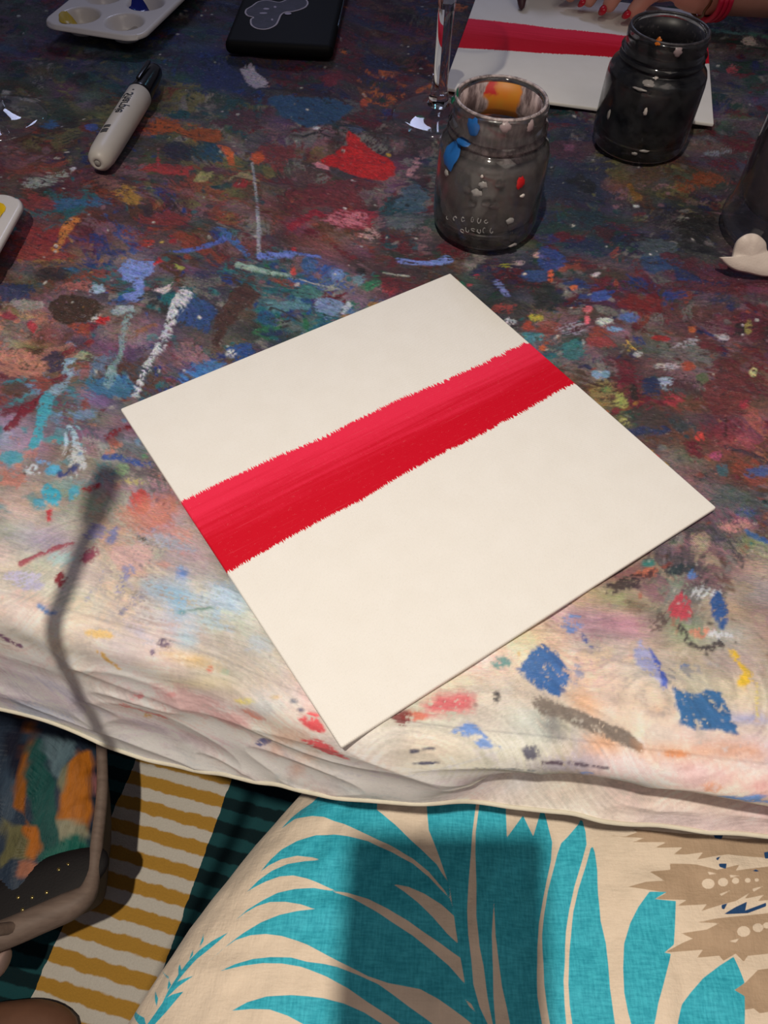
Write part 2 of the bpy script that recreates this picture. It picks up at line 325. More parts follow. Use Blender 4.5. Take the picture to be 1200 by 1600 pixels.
# (px, py, seen base colour, paint names used by the random smears there)
ZONES = [
 (40, 60, (30, 25, 35), 'navy dgrey maroon dgreen black'), (180, 110, (26, 32, 40), 'navy dteal olive dgreen black'), (330, 110, (24, 32, 55), 'dblue navy dteal black'),
 (470, 110, (42, 26, 34), 'maroon navy dgrey dgreen'), (600, 60, (40, 26, 36), 'maroon navy dgrey brown'), (640, 120, (45, 28, 34), 'maroon brown navy orange'),
 (1150, 110, (42, 38, 44), 'dgrey dgreen maroon navy grey'), (40, 150, (48, 44, 40), 'olive brown dgreen grey'), (160, 165, (50, 48, 44), 'olive dgrey brown dgreen'),
 (320, 170, (52, 52, 54), 'grey dgrey dteal olive'), (40, 230, (75, 45, 50), 'maroon mauve brown brick'), (120, 225, (60, 52, 48), 'brown olive maroon navy'),
 (220, 240, (68, 54, 58), 'mauve maroon dgrey dblue'), (440, 215, (72, 56, 56), 'mauve grey maroon dgrey'), (330, 290, (78, 62, 58), 'brown olive brick mauve dteal'),
 (560, 240, (70, 48, 50), 'maroon mauve grey dgrey'), (660, 260, (62, 56, 60), 'grey mauve dteal maroon'), (880, 270, (36, 38, 54), 'navy dteal dgrey dgreen black'),
 (1000, 290, (62, 52, 48), 'brown dgrey mauve olive'), (1080, 220, (56, 50, 50), 'dgrey brown grey maroon'), (1060, 360, (46, 44, 52), 'dgrey navy black grey'),
 (940, 350, (42, 46, 56), 'navy dteal dgreen maroon'), (80, 320, (74, 48, 46), 'brick maroon teal brown'), (150, 370, (82, 58, 60), 'brick maroon dblue mauve ochre navy'),
 (270, 350, (80, 60, 60), 'brick brown dblue teal maroon dgrey'), (480, 340, (92, 60, 58), 'maroon brick mauve brown'), (640, 350, (76, 66, 70), 'grey dteal maroon mauve'),
 (1150, 430, (84, 44, 50), 'maroon maroon mauve dgrey navy'), (1000, 440, (78, 50, 54), 'maroon dgrey dblue grey brick'), (60, 430, (96, 70, 66), 'brown brick dteal mauve navy'),
 (200, 440, (104, 80, 80), 'brown blue mauve teal brick'), (300, 470, (78, 72, 82), 'dblue navy brown teal grey'), (440, 480, (72, 76, 86), 'navy teal dblue green brown grey'),
 (560, 460, (96, 88, 90), 'teal green mauve blue maroon'), (650, 420, (72, 54, 60), 'maroon dgrey dgreen brown'), (790, 440, (58, 54, 58), 'dgreen navy dgrey maroon grey'),
 (860, 520, (88, 74, 76), 'dgreen teal mauve brick dgrey grey white'), (960, 560, (100, 76, 76), 'mauve navy brick maroon grey'), (1080, 560, (104, 72, 70), 'maroon brick brown mauve grey'),
 (1170, 560, (96, 52, 52), 'maroon brick brown mauve'), (950, 640, (110, 90, 70), 'olive ochre brown dgreen'), (1060, 650, (98, 72, 70), 'dteal maroon brown dgrey brick'),
 (1160, 680, (118, 72, 68), 'maroon brick salmon brown'), (1080, 740, (104, 84, 80), 'dgrey mauve brick grey'), (1170, 800, (112, 102, 100), 'dgrey grey mauve teal brick'),
 (40, 520, (130, 96, 88), 'brick salmon brown mauve grey'), (120, 580, (118, 100, 100), 'lblue teal maroon brick grey'), (240, 580, (96, 84, 94), 'mauve dblue teal brown maroon'),
 (60, 640, (128, 108, 104), 'teal turq brick grey maroon'), (190, 660, (112, 104, 108), 'grey dgrey mauve lblue brick'), (50, 700, (138, 132, 128), 'teal turq grey salmon'),
 (170, 730, (156, 144, 136), 'grey lgrey mauve lblue teal'), (60, 770, (160, 140, 128), 'salmon grey teal lgrey'), (250, 750, (160, 140, 130), 'salmon grey sage mauve'),
 (60, 830, (176, 166, 158), 'grey lgrey lav sage beige'), (200, 830, (168, 154, 150), 'grey lav salmon lgrey sage'), (320, 850, (170, 160, 152), 'grey lgrey mauve salmon'),
 (60, 910, (214, 196, 180), 'cream lav pink beige lgrey'), (170, 950, (218, 200, 180), 'cream peach lav beige'), (310, 950, (206, 204, 192), 'cream sage lblue lgrey'),
 (40, 1000, (176, 164, 156), 'lgrey beige grey'), (200, 1040, (180, 166, 158), 'lgrey beige grey'), (330, 1030, (190, 176, 160), 'lgrey beige cream'),
 (60, 1090, (172, 166, 170), 'lgrey lgrey lav'), (260, 1120, (186, 170, 162), 'lgrey pink beige'), (400, 1130, (190, 172, 160), 'lgrey pink beige'), (450, 1190, (176, 166, 156), 'lgrey beige grey'),
 (150, 1150, (196, 192, 186), 'lgrey cream lav'), (330, 1180, (176, 170, 164), 'lgrey grey'), (600, 1220, (164, 160, 154), 'lgrey grey'), (660, 1160, (196, 184, 166), 'lgrey cream grey'),
 (780, 1080, (226, 208, 176), 'cream beige lgrey'), (760, 1200, (178, 172, 162), 'lgrey grey lav'), (830, 1150, (206, 190, 164), 'cream lgrey grey'), (920, 1050, (226, 200, 174), 'cream peach beige'),
 (960, 980, (172, 148, 130), 'mauve beige peach grey brown'), (1040, 920, (140, 116, 106), 'mauve brown beige dgrey brick'), (1150, 900, (150, 128, 118), 'mauve brown beige grey dgrey'),
 (1180, 990, (158, 140, 128), 'mauve grey beige brown'), (980, 1090, (232, 206, 178), 'cream peach lgrey'), (1110, 1030, (176, 160, 146), 'grey beige lgrey'), (1170, 1100, (226, 206, 184), 'cream peach lgrey'),
 (1020, 1150, (232, 204, 180), 'cream peach'), (1130, 1200, (236, 206, 184), 'cream peach pink'), (900, 1200, (182, 168, 160), 'lgrey lav grey'), (1000, 1250, (190, 176, 166), 'lgrey pink'),
 (1190, 1250, (222, 196, 182), 'pink cream lgrey'), (-120, 700, (130, 110, 104), 'teal brick grey'), (-120, 1000, (176, 164, 156), 'lgrey beige'), (1330, 700, (110, 74, 70), 'maroon brick brown'),
 (1330, 1150, (220, 196, 180), 'cream peach pink'), (600, 800, (150, 140, 130), 'grey beige mauve')]
zf_ = np.array([fab(z[:2]) for z in ZONES]); zc = np.array([paint(z[2], *p) for z, p in zip(ZONES, zf_)])
zcl = np.log(zc)
# base coat: inverse-distance blend of the zones, with warped borders
st = 8; gy, gx = np.mgrid[0:RH:st, 0:RW:st]
wx = RX0 + gx * RES + 0.05 * (vnoise(*gx.shape, 9) - .5); wy = RT0 + gy * RES + 0.035 * (vnoise(*gx.shape, 7) - .5)
acc = np.zeros(gx.shape + (3,)); ws = np.zeros(gx.shape)
for p, c in zip(zf_, zcl):
    sc = 0.6 + 0.8 * max(p[1], 0.0)
    wt = (sc * sc) / (((wx - p[0]) ** 2 + (wy - p[1]) ** 2) + 2e-4) ** 2; acc += wt[..., None] * c; ws += wt
acc = np.exp(acc / ws[..., None]).astype(np.float32)
RC[:] = np.repeat(np.repeat(acc, st, 0), st, 1)[:RH, :RW]
_dense_w = np.interp(RT0 + np.arange(RH) * RES, [0, .05, .16], [.15, .4, 1.0]).astype(np.float32)
RC *= (0.62 + 0.76 * (0.35 * n8 + 0.4 * nst + .25 * n1))[..., None]

RC *= np.exp(1.15 * (n30 - .5) + .9 * (n20 - .5))[..., None].astype(np.float32) ** _dense_w[:, None, None]
for _c in range(3): RC[..., _c] *= np.exp(.9 * (vnoise(RH, RW, (26, 44)) - .5)) ** _dense_w[:, None]
def blend(r0, r1, c0, c1, al, col, gloss, relief):
    al = al[..., None].astype(np.float32); sl = (slice(r0, r1), slice(c0, c1))
    sh = (0.66 + 0.68 * (.45 * nst[sl] + .3 * n5[sl] + .25 * n1[sl]))[..., None]
    RC[sl] = RC[sl] * (1 - al) + al * np.asarray(col, np.float32) * sh
    a = al[..., 0]; RG[sl] = np.maximum(RG[sl] * (1 - 0.6 * a), a * gloss); RZ[sl] = RZ[sl] * (1 - 0.5 * a) + a * relief * (0.5 + n3[sl])
def window(x0, x1, t0, t1):
    return (max(int((t0 - RT0) / RES), 0), min(int((t1 - RT0) / RES) + 2, RH), max(int((x0 - RX0) / RES), 0), min(int((x1 - RX0) / RES) + 2, RW))
def put(dist, win, col, op, soft, dry, rag, gloss, relief):
    """dist: metres, negative inside"""
    r0, r1, c0, c1 = win; sl = (slice(r0, r1), slice(c0, c1))
    d = dist + NE[sl] * rag
    al = np.clip(0.5 - d / soft, 0, 1)
    if dry > 0: al = al * smst(ND[sl] + 0.16 * np.clip(-d / (soft + 0.004), 0, 1), dry * 0.55, dry * 0.55 + 0.13)
    blend(r0, r1, c0, c1, al * op, col, gloss, relief)
def ellipse(c, a, b, ang, col, op=.88, soft=.0014, dry=.6, rag=.004, gloss=.6, relief=.0002, M=None):
    """centre c and axes in fabric metres (M: 2x2 columns = half axes)"""
    if M is None: ca, sa = math.cos(ang), math.sin(ang); M = np.array([[a * ca, -b * sa], [a * sa, b * ca]])
    ex = np.hypot(M[0, 0], M[0, 1]) * 1.3 + .003; ey = np.hypot(M[1, 0], M[1, 1]) * 1.3 + .003
    win = window(c[0] - ex, c[0] + ex, c[1] - ey, c[1] + ey); r0, r1, c0, c1 = win
    if r1 - r0 < 2 or c1 - c0 < 2: return
    X = RX0 + (np.arange(c0, c1) + .5) * RES - c[0]; T = RT0 + (np.arange(r0, r1) + .5) * RES - c[1]
    Mi = np.linalg.inv(M + np.eye(2) * 1e-9); X, T = np.meshgrid(X, T); u = Mi[0, 0] * X + Mi[0, 1] * T; v = Mi[1, 0] * X + Mi[1, 1] * T
    put((np.hypot(u, v) - 1) * math.sqrt(abs(np.linalg.det(M))), win, col, op, soft, dry, rag, gloss, relief)

# broad wiped smears, then dabs, in the paints of the zone around them
def pick(x, t):
    sc = 0.6 + 0.8 * np.maximum(zf_[:, 1], 0)
    d2 = ((zf_[:, 0] - x) ** 2 + (zf_[:, 1] - t) ** 2) / sc ** 2 + 2e-4; wt = 1 / d2 ** 2.2; wt /= wt.sum()
    i = RNG.choice(len(ZONES), p=wt); names = ZONES[i][3].split(); return i, lin(D[names[RNG.integers(len(names))]])
def density(x, t):
    wl = smst(x, -.02, .13); a = np.interp(t, [-.03, .06, .16], [.14, .55, 1.0]); b = np.interp(t, [0, .06, .12], [.12, .5, 1.0]); return a * (1 - wl) + b * wl
def scatter(n, smin, smax, asp, op, dry, rag, soft, mixb):
    for _ in range(n):
        t = RNG.uniform(-.2, .9); hw = .27 + .25 * max(t, 0) + .05; x = RNG.uniform(-hw, hw)
        i, c = pick(x, t); clean = float(density(np.array(x), np.array(t)))
        k = max(RNG.uniform(*mixb), 1.15 - clean); lum = zc[i].mean() / max(c.mean(), .01); k = min(k, 1)
        c = np.minimum(c * (k * min(lum, 2.2) + (1 - k)), .88)
        a = RNG.uniform(smin, smax) * (0.75 + 0.5 * max(t, 0)); b = a / RNG.uniform(*asp); ang = RNG.normal(0.25, 0.85)
        ellipse((x, t), a, b, ang, c, RNG.uniform(*op) * clean, soft, RNG.uniform(*dry), a * rag, RNG.uniform(.2, .9), RNG.uniform(0, .0004))
scatter(2000, .009, .030, (1.2, 3.5), (.6, 1.), (.6, 1.0), 1.1, .004, (.0, .6))
scatter(4200, .0035, .012, (1.2, 4), (.55, 1.), (.5, .95), 1.1, .0022, (.1, .6))
scatter(5200, .0014, .0045, (1, 3.5), (.55, 1.), (.3, .85), .9, .0012, (.0, .5))
# strokes that can be told apart in the photograph: kind, points (photo pixels -> cloth), colour seen, options
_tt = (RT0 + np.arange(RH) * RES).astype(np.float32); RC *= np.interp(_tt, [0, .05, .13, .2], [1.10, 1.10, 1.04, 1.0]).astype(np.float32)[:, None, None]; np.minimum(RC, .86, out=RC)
DRY, SOFT = dict(dry=.92), dict(soft=.010, op=.75, gloss=.1, relief=0, dry=.3)
def Eo(x, y, rx, ry, c, ang=0, **k):
    a = math.radians(ang); p = fab((x, y)); ux, uy = math.cos(a), math.sin(a)
    e1 = (fab((x + ux * rx, y + uy * rx)) - fab((x - ux * rx, y - uy * rx))) / 2; e2 = (fab((x - uy * ry, y + ux * ry)) - fab((x + uy * ry, y - ux * ry))) / 2
    M = np.array([e1, e2]).T
    if abs(np.linalg.det(M)) < 1e-8: return
    s = math.sqrt(abs(np.linalg.det(M))); ellipse(p, 0, 0, 0, paint(c, *p), M=M, rag=s * 1.1, **k)
def Po(pts, c, **k):
    q = np.array([fab(p) for p in pts]); m = q.mean(0); win = window(q[:, 0].min() - .006, q[:, 0].max() + .006, q[:, 1].min() - .006, q[:, 1].max() + .006)
    r0, r1, c0, c1 = win; X, T = np.meshgrid(RX0 + (np.arange(c0, c1) + .5) * RES, RT0 + (np.arange(r0, r1) + .5) * RES)
    d = sdf_poly(X, T, q); o = dict(op=.97, soft=.0014, dry=.5, rag=.0042, gloss=.7, relief=.00035); o.update(k); put(d, win, paint(c, *m), o['op'], o['soft'], o['dry'], o['rag'], o['gloss'], o['relief'])
def Lo(pts, wd, c, w1=None, **k):
    q = np.array([fab(p) for p in smooth_path(pts, 14)]); m = q.mean(0); a, b = pts[0], pts[-1]
    mid = np.array(pts).mean(0); sc = .5 * (np.linalg.norm(fab(mid + [wd, 0]) - fab(mid - [wd, 0])) + np.linalg.norm(fab(mid + [0, wd]) - fab(mid - [0, wd]))) / 4
    w1 = wd if w1 is None else w1; ws = np.linspace(1, w1 / wd, len(q)) * sc
    win = window(q[:, 0].min() - sc - .004, q[:, 0].max() + sc + .004, q[:, 1].min() - sc - .004, q[:, 1].max() + sc + .004); r0, r1, c0, c1 = win
    X, T = np.meshgrid(RX0 + (np.arange(c0, c1) + .5) * RES, RT0 + (np.arange(r0, r1) + .5) * RES); d = np.full(X.shape, 1.)
    for i in range(len(q) - 1):
        e = q[i + 1] - q[i]; L = e @ e + 1e-12; u = np.clip(((X - q[i, 0]) * e[0] + (T - q[i, 1]) * e[1]) / L, 0, 1)
        d = np.minimum(d, np.hypot(X - q[i, 0] - e[0] * u, T - q[i, 1] - e[1] * u) - (ws[i] + (ws[i + 1] - ws[i]) * u))
    o = dict(op=.95, soft=.0012, dry=.6, rag=min(.004, sc * 1.3), gloss=.7, relief=.00035); o.update(k); put(d, win, paint(c, *m), o['op'], o['soft'], o['dry'], o['rag'], o['gloss'], o['relief'])
for f in [
 (45,150,18,4,(125,118,108)),(8,140,8,7,(112,106,96)),(75,190,15,8,(36,66,98)),(146,197,11,6,(42,62,112)),(260,193,30,12,(132,62,24)),(315,205,35,12,(125,58,24)),
 (274,228,24,16,(16,26,46)),(327,232,25,13,(22,52,62)),(255,258,40,8,(130,46,46)),(170,281,22,10,(105,70,70)),(115,310,45,8,(46,86,118)),(113,260,4,3,(220,218,215)),
 (55,365,40,20,(128,42,40)),(55,312,25,12,(112,42,40)),(160,348,18,9,(112,76,86)),(258,335,40,10,(118,46,44)),(230,372,13,8,(165,60,50)),(252,372,4,4,(195,165,65)),
 (268,370,7,7,(150,32,42)),(348,117,40,22,(18,28,60)),(408,126,9,5,(150,110,95)),(545,160,30,10,(70,68,70)),(375,180,35,18,(62,34,42)),(521,117,18,12,(78,20,30)),
 (570,155,9,9,(150,62,38)),(465,210,35,10,(98,92,90)),(495,193,5,3,(200,195,190)),(557,196,12,8,(66,76,96)),(606,236,5,4,(190,150,50)),(435,234,32,20,(104,42,44)),(402,240,9,9,(170,72,38)),
 (335,234,18,12,(30,62,82)),(377,283,16,4,(128,36,42)),(520,300,60,28,(98,38,45)),(545,335,45,14,(142,42,57)),(645,308,22,22,(62,86,102)),(632,342,35,15,(86,91,96)),
 (485,408,16,10,(52,92,142)),(460,385,4,5,(195,45,52)),(458,415,5,8,(200,72,62)),(528,425,13,9,(112,142,192)),(563,420,10,8,(26,31,31)),(560,434,15,10,(112,142,150)),(583,440,12,8,(42,104,74)),
 (60,385,45,10,(128,52,47)),(103,413,14,7,(32,88,118)),(80,420,25,12,(46,36,36)),(25,450,25,14,(36,52,84)),(150,445,13,9,(162,190,205)),(190,480,25,7,(162,172,178)),
 (30,560,40,20,(190,126,106)),(90,545,35,15,(166,112,97)),(88,562,16,18,(42,42,68)),(22,603,22,10,(96,62,46)),(60,525,9,6,(76,52,32)),(54,541,10,7,(76,52,32)),(46,502,8,8,(178,52,62)),
 (10,487,15,6,(142,46,60)),(45,470,30,10,(152,142,132)),(120,440,25,7,(168,97,86)),(165,600,50,15,(62,118,152)),(205,545,20,16,(86,66,92)),(237,522,14,8,(92,128,128)),(305,480,30,25,(46,76,128)),
 (281,416,9,6,(162,166,80)),(482,451,22,9,(76,126,116)),(576,444,14,8,(46,118,82)),(520,475,20,16,(132,156,190)),(450,475,25,10,(96,142,146)),(611,444,14,10,(152,46,56)),(632,440,30,12,(96,36,42)),
 (545,491,13,9,(172,126,60)),(587,470,15,6,(162,116,60)),(377,542,25,14,(42,82,142)),(320,570,30,12,(72,122,172)),(58,780,8,7,(72,152,172)),(112,765,8,9,(72,166,186)),(190,728,9,8,(152,182,132)),
 (222,705,5,4,(92,152,112)),(217,780,17,18,(205,72,62)),(80,728,16,7,(72,166,196)),(15,740,22,15,(190,122,106)),(15,705,22,12,(72,152,166)),(143,825,25,16,(142,132,166)),(95,870,20,12,(182,205,196)),
 (35,900,25,10,(205,196,216)),(50,912,18,8,(200,192,214)),(279,929,7,11,(156,151,151)),(283,953,8,5,(52,132,82)),(262,848,5,3,(30,30,34)),(205,865,30,15,(215,176,166)),
 (150,990,20,8,(225,186,112)),(257,1005,10,7,(86,62,96)),(238,1022,3,6,(92,72,112)),(328,1046,6,7,(202,52,52)),(352,1050,8,5,(162,176,152)),(215,1085,12,8,(232,142,142)),(268,1083,8,4,(226,112,102)),
 (385,1095,18,6,(226,205,92)),(430,1090,13,5,(220,172,92)),(459,1095,6,4,(42,47,92)),(470,1108,5,3,(42,47,92)),(232,1118,10,6,(220,172,92)),
 (655,1118,20,8,(220,112,82)),(630,1120,12,10,(122,32,37)),(645,1175,16,4,(42,47,77)),(672,1172,12,4,(42,47,77)),(672,1193,20,4,(42,47,77)),(776,1085,6,8,(32,32,42)),(862,1043,7,3,(32,42,72)),
 (862,1055,8,3,(32,42,72)),(785,1030,20,10,(92,152,147)),(812,1017,5,5,(222,172,72)),(1060,1178,25,8,(240,142,82)),(1075,1035,12,10,(92,122,167)),(1010,890,18,9,(215,122,92)),
 (1015,876,10,6,(52,152,142)),(1065,885,22,10,(42,62,67)),(1085,893,8,7,(102,142,205)),(1065,945,16,20,(205,67,82)),(1095,985,15,10,(220,142,112)),(1110,1228,18,9,(240,167,122)),
 (830,1180,14,12,(62,62,87)),(920,1215,12,6,(102,132,182)),(750,1210,10,4,(220,112,112)),(962,510,16,5,(132,172,205)),(919,480,7,6,(240,122,127)),(919,495,5,7,(240,112,122)),
 (940,458,14,8,(62,92,162)),(985,490,15,8,(77,107,162)),(1005,470,35,14,(112,26,30)),(945,530,25,10,(152,62,62)),(1035,522,16,5,(167,42,42)),(1042,592,14,9,(172,187,202)),(940,583,12,7,(142,177,202)),
 (970,622,10,12,(172,172,92)),(948,606,7,5,(72,162,92)),(963,640,9,10,(122,37,47)),(948,640,7,6,(197,97,52)),(1060,618,16,9,(162,52,62)),(1085,505,9,8,(202,102,52)),(1075,570,10,8,(177,72,47)),
 (1160,508,11,10,(28,24,26)),(1172,508,5,9,(152,137,72)),(1179,577,5,6,(227,222,152)),(1140,620,40,40,(102,42,44)),(1165,628,10,7,(162,47,62)),(1070,660,22,12,(52,62,67)),(1096,675,7,6,(220,72,62)),
 (1040,725,9,10,(206,152,52)),(1125,703,14,8,(192,82,122)),(1132,725,12,14,(62,97,107)),(1190,730,20,8,(62,92,142)),(1150,815,25,10,(202,142,132)),(1165,795,15,6,(62,92,152)),
 (790,405,11,5,(167,162,52)),(815,402,12,5,(192,167,167)),(842,392,10,5,(202,162,152)),(860,395,22,14,(42,67,127)),(835,420,20,8,(47,77,127)),(715,432,4,5,(182,142,62)),(735,437,5,3,(172,52,67)),
 (748,422,7,4,(172,52,67)),(850,455,30,18,(37,47,47)),(843,488,12,6,(192,177,62)),(828,502,10,9,(182,77,57)),(860,505,18,15,(152,77,67)),(830,523,16,8,(67,142,152)),(900,545,20,14,(52,117,117)),
 (850,536,7,5,(202,97,57)),(932,424,9,5,(222,207,202)),(898,442,6,5,(217,112,62)),(900,290,70,30,(28,35,55)),(1105,275,40,12,(118,57,30)),(1010,270,40,12,(77,57,42)),(905,225,40,15,(60,32,44)),
 (890,224,8,5,(107,62,82)),(860,350,20,8,(26,51,46)),(920,335,30,20,(29,51,59)),(945,360,15,14,(61,27,34)),(1030,405,25,15,(36,66,102)),(1030,380,30,14,(71,81,86)),(1095,345,25,18,(13,13,15)),
 (997,313,5,3,(215,212,210)),(1172,60,11,7,(142,127,117)),(1145,105,9,6,(122,42,47)),(977,655,8,5,(195,190,110)),(1000,548,8,5,(200,195,190)),(1098,590,10,6,(90,100,70))]:
    Eo(*f)
for f, k in [((65,275,45,10,(128,132,122),-8),DRY),((535,337,35,12,(192,112,122)),DRY),((580,362,18,12,(192,152,142)),DRY),((146,488,13,8,(218,208,198)),DRY),((157,474,8,5,(215,205,195)),DRY),
 ((130,550,18,12,(168,172,132)),DRY),((295,548,25,18,(152,112,117)),DRY),((300,580,28,12,(72,132,192)),DRY),((113,680,12,20,(182,205,216)),DRY),((360,546,8,8,(220,215,210)),DRY),
 ((205,748,25,6,(202,187,122)),DRY),((60,715,14,14,(112,162,206)),DRY),((50,725,16,10,(216,221,221)),DRY),((118,715,18,20,(206,206,202)),DRY),((270,845,60,12,(165,168,178),15),DRY),
 ((240,800,45,22,(215,137,112)),SOFT),((360,930,30,25,(192,212,226)),SOFT),((290,990,14,25,(192,221,226)),SOFT),((283,895,13,13,(102,142,206)),dict(soft=.004)),((300,1032,35,10,(225,182,112),12),SOFT),
 ((310,1070,30,8,(190,176,142)),SOFT),((290,1095,60,18,(228,182,177),15),SOFT),((370,1120,30,15,(228,172,167)),SOFT),((395,1115,20,6,(220,112,72),25),{}),((415,1105,35,20,(186,190,186)),SOFT),((415,1160,14,6,(52,57,102),-10),{}),
 ((450,1150,25,12,(200,166,142)),SOFT),((430,1172,12,15,(200,166,147)),SOFT),((483,1182,11,8,(215,172,147)),SOFT),((462,1210,9,9,(215,176,157)),SOFT),((90,1140,60,10,(225,220,190),15),SOFT),((60,1115,50,12,(200,208,220),15),SOFT),
 ((905,1045,10,20,(152,152,172)),DRY),((865,1120,12,25,(122,117,117)),SOFT),((945,1160,25,15,(236,172,122)),SOFT),((1085,1045,40,22,(152,147,142)),DRY),((1135,990,25,12,(225,225,225)),DRY),((1105,920,25,15,(225,225,222)),DRY),
 ((895,970,22,22,(112,147,202)),DRY),((870,1000,25,20,(236,197,167)),SOFT),((985,905,40,12,(62,47,52),-20),DRY),((1030,970,18,22,(92,72,67)),DRY),((1170,1117,30,8,(172,177,216)),SOFT),((1085,1210,35,25,(246,202,197)),SOFT),
 ((1190,1225,20,15,(236,167,162)),SOFT),((700,1215,60,12,(166,166,166)),SOFT),((880,1200,50,10,(160,152,160)),SOFT),((985,533,14,10,(206,167,72)),DRY),((1080,527,22,9,(172,167,167),-15),DRY),((1040,570,22,7,(182,172,172)),DRY),
 ((1135,518,12,6,(192,182,182)),DRY),((940,620,25,25,(142,122,77)),DRY),((1180,650,25,25,(162,87,77)),DRY),((1130,780,40,40,(87,92,90)),DRY),((800,497,12,9,(215,213,212)),DRY),((892,506,22,12,(172,162,172)),DRY),
 ((870,575,16,14,(42,97,67)),DRY),((790,475,22,10,(152,67,62)),DRY),((911,281,25,9,(18,20,24),15),{}),((1120,232,30,7,(112,114,117),-10),DRY),((25,165,20,5,(90,86,80)),DRY),((1130,180,30,6,(90,84,82)),DRY)]:
    Eo(*f, **k)
for pts, c in [
 ([(240,255),(246,225),(252,255),(270,262),(300,255),(290,268),(220,262),(232,250)],(142,47,47)),([(303,275),(312,265),(330,262),(335,270),(318,278)],(142,132,87)),
 ([(372,100),(392,95),(405,108),(418,120),(412,130),(398,136),(385,125)],(122,114,120)),([(415,150),(440,147),(520,150),(555,160),(520,185),(480,192),(440,175)],(28,56,82)),
 ([(496,240),(521,231),(543,225),(544,203),(558,212),(583,228),(607,243),(620,259),(617,268),(598,277),(564,273),(527,259),(503,253)],(172,26,27)),
 ([(487,246),(496,240),(515,256),(518,265),(493,259)],(192,122,127)),([(358,278),(372,258),(388,256),(402,270),(410,283),(395,280),(375,272)],(142,127,92)),
 ([(72,475),(80,460),(100,452),(130,455),(150,462),(165,475),(150,485),(130,495),(100,500),(82,492)],(62,42,30)),([(148,495),(152,487),(172,484),(174,493),(160,503)],(198,42,42)),
 ([(181,413),(192,399),(209,398),(239,402),(239,416),(225,430),(220,449),(212,468),(198,465),(192,454),(209,446),(209,430),(190,427)],(132,152,216)),
 ([(240,408),(246,393),(256,405),(245,408)],(202,47,47)),([(236,446),(255,440),(272,436),(265,450),(255,455)],(226,207,202)),
 ([(384,439),(405,455),(398,472),(377,479),(370,500),(352,518),(342,535),(325,531),(328,500),(346,472),(366,448)],(75,48,42)),([(545,460),(550,470),(540,490),(530,485)],(192,202,206)),
 ([(64,760),(72,750),(85,757),(90,770),(85,782),(72,780)],(57,167,187)),([(67,792),(76,788),(77,805),(70,807)],(197,62,67)),([(165,845),(172,825),(180,820),(184,832),(175,848)],(132,132,167)),
 ([(122,870),(130,855),(150,850),(155,860),(145,875),(130,880)],(152,67,87)),([(83,905),(88,893),(97,890),(101,900),(95,915),(88,918)],(152,42,52)),
 ([(462,1120),(475,1117),(497,1115),(503,1137),(485,1138)],(216,77,82)),([(470,1155),(500,1155),(530,1170),(545,1182),(510,1175)],(216,82,87)),
 ([(695,1145),(730,1127),(755,1135),(765,1155),(785,1170),(750,1175),(735,1165),(750,1150),(710,1152)],(122,157,212)),([(808,1040),(825,1010),(850,1000),(875,1015),(890,1045),(885,1075),(870,1085),(850,1070),(830,1055)],(52,107,167)),
 ([(1060,1075),(1085,1080),(1110,1070),(1135,1072),(1145,1110),(1155,1145),(1120,1135),(1090,1145),(1065,1130)],(47,107,157)),([(1110,935),(1125,920),(1140,930),(1143,960),(1140,985),(1125,980),(1115,955)],(37,87,147)),
 ([(1142,1012),(1155,1010),(1165,1030),(1185,1045),(1180,1060),(1160,1065),(1165,1045)],(242,197,52)),([(1120,1255),(1145,1240),(1180,1238),(1200,1250),(1200,1270),(1160,1275),(1135,1268)],(112,152,206)),
 ([(929,498),(940,492),(958,491),(962,496),(950,505),(940,508)],(226,226,211)),([(1005,590),(1025,583),(1032,595),(1030,610),(1010,612)],(37,47,82)),([(720,430),(727,428),(728,445),(722,448)],(47,112,87))]:
    Po(pts, c)
Po([(660,1100),(680,1080),(720,1075),(745,1085),(740,1110),(700,1118),(670,1122)], (226,112,112), soft=.006)
Po([(225,905),(260,900),(290,905),(305,930),(295,955),(275,965),(255,940)], (152,197,221), soft=.010, op=.8, gloss=.1)
Po([(890,1080),(920,1070),(945,1100),(930,1125),(900,1100)], (240,192,152), soft=.008, gloss=.1)
Po([(990,1010),(1000,985),(1020,1010),(1035,1040),(1040,1075),(1020,1055),(995,1035)], (167,167,202), dry=.7)
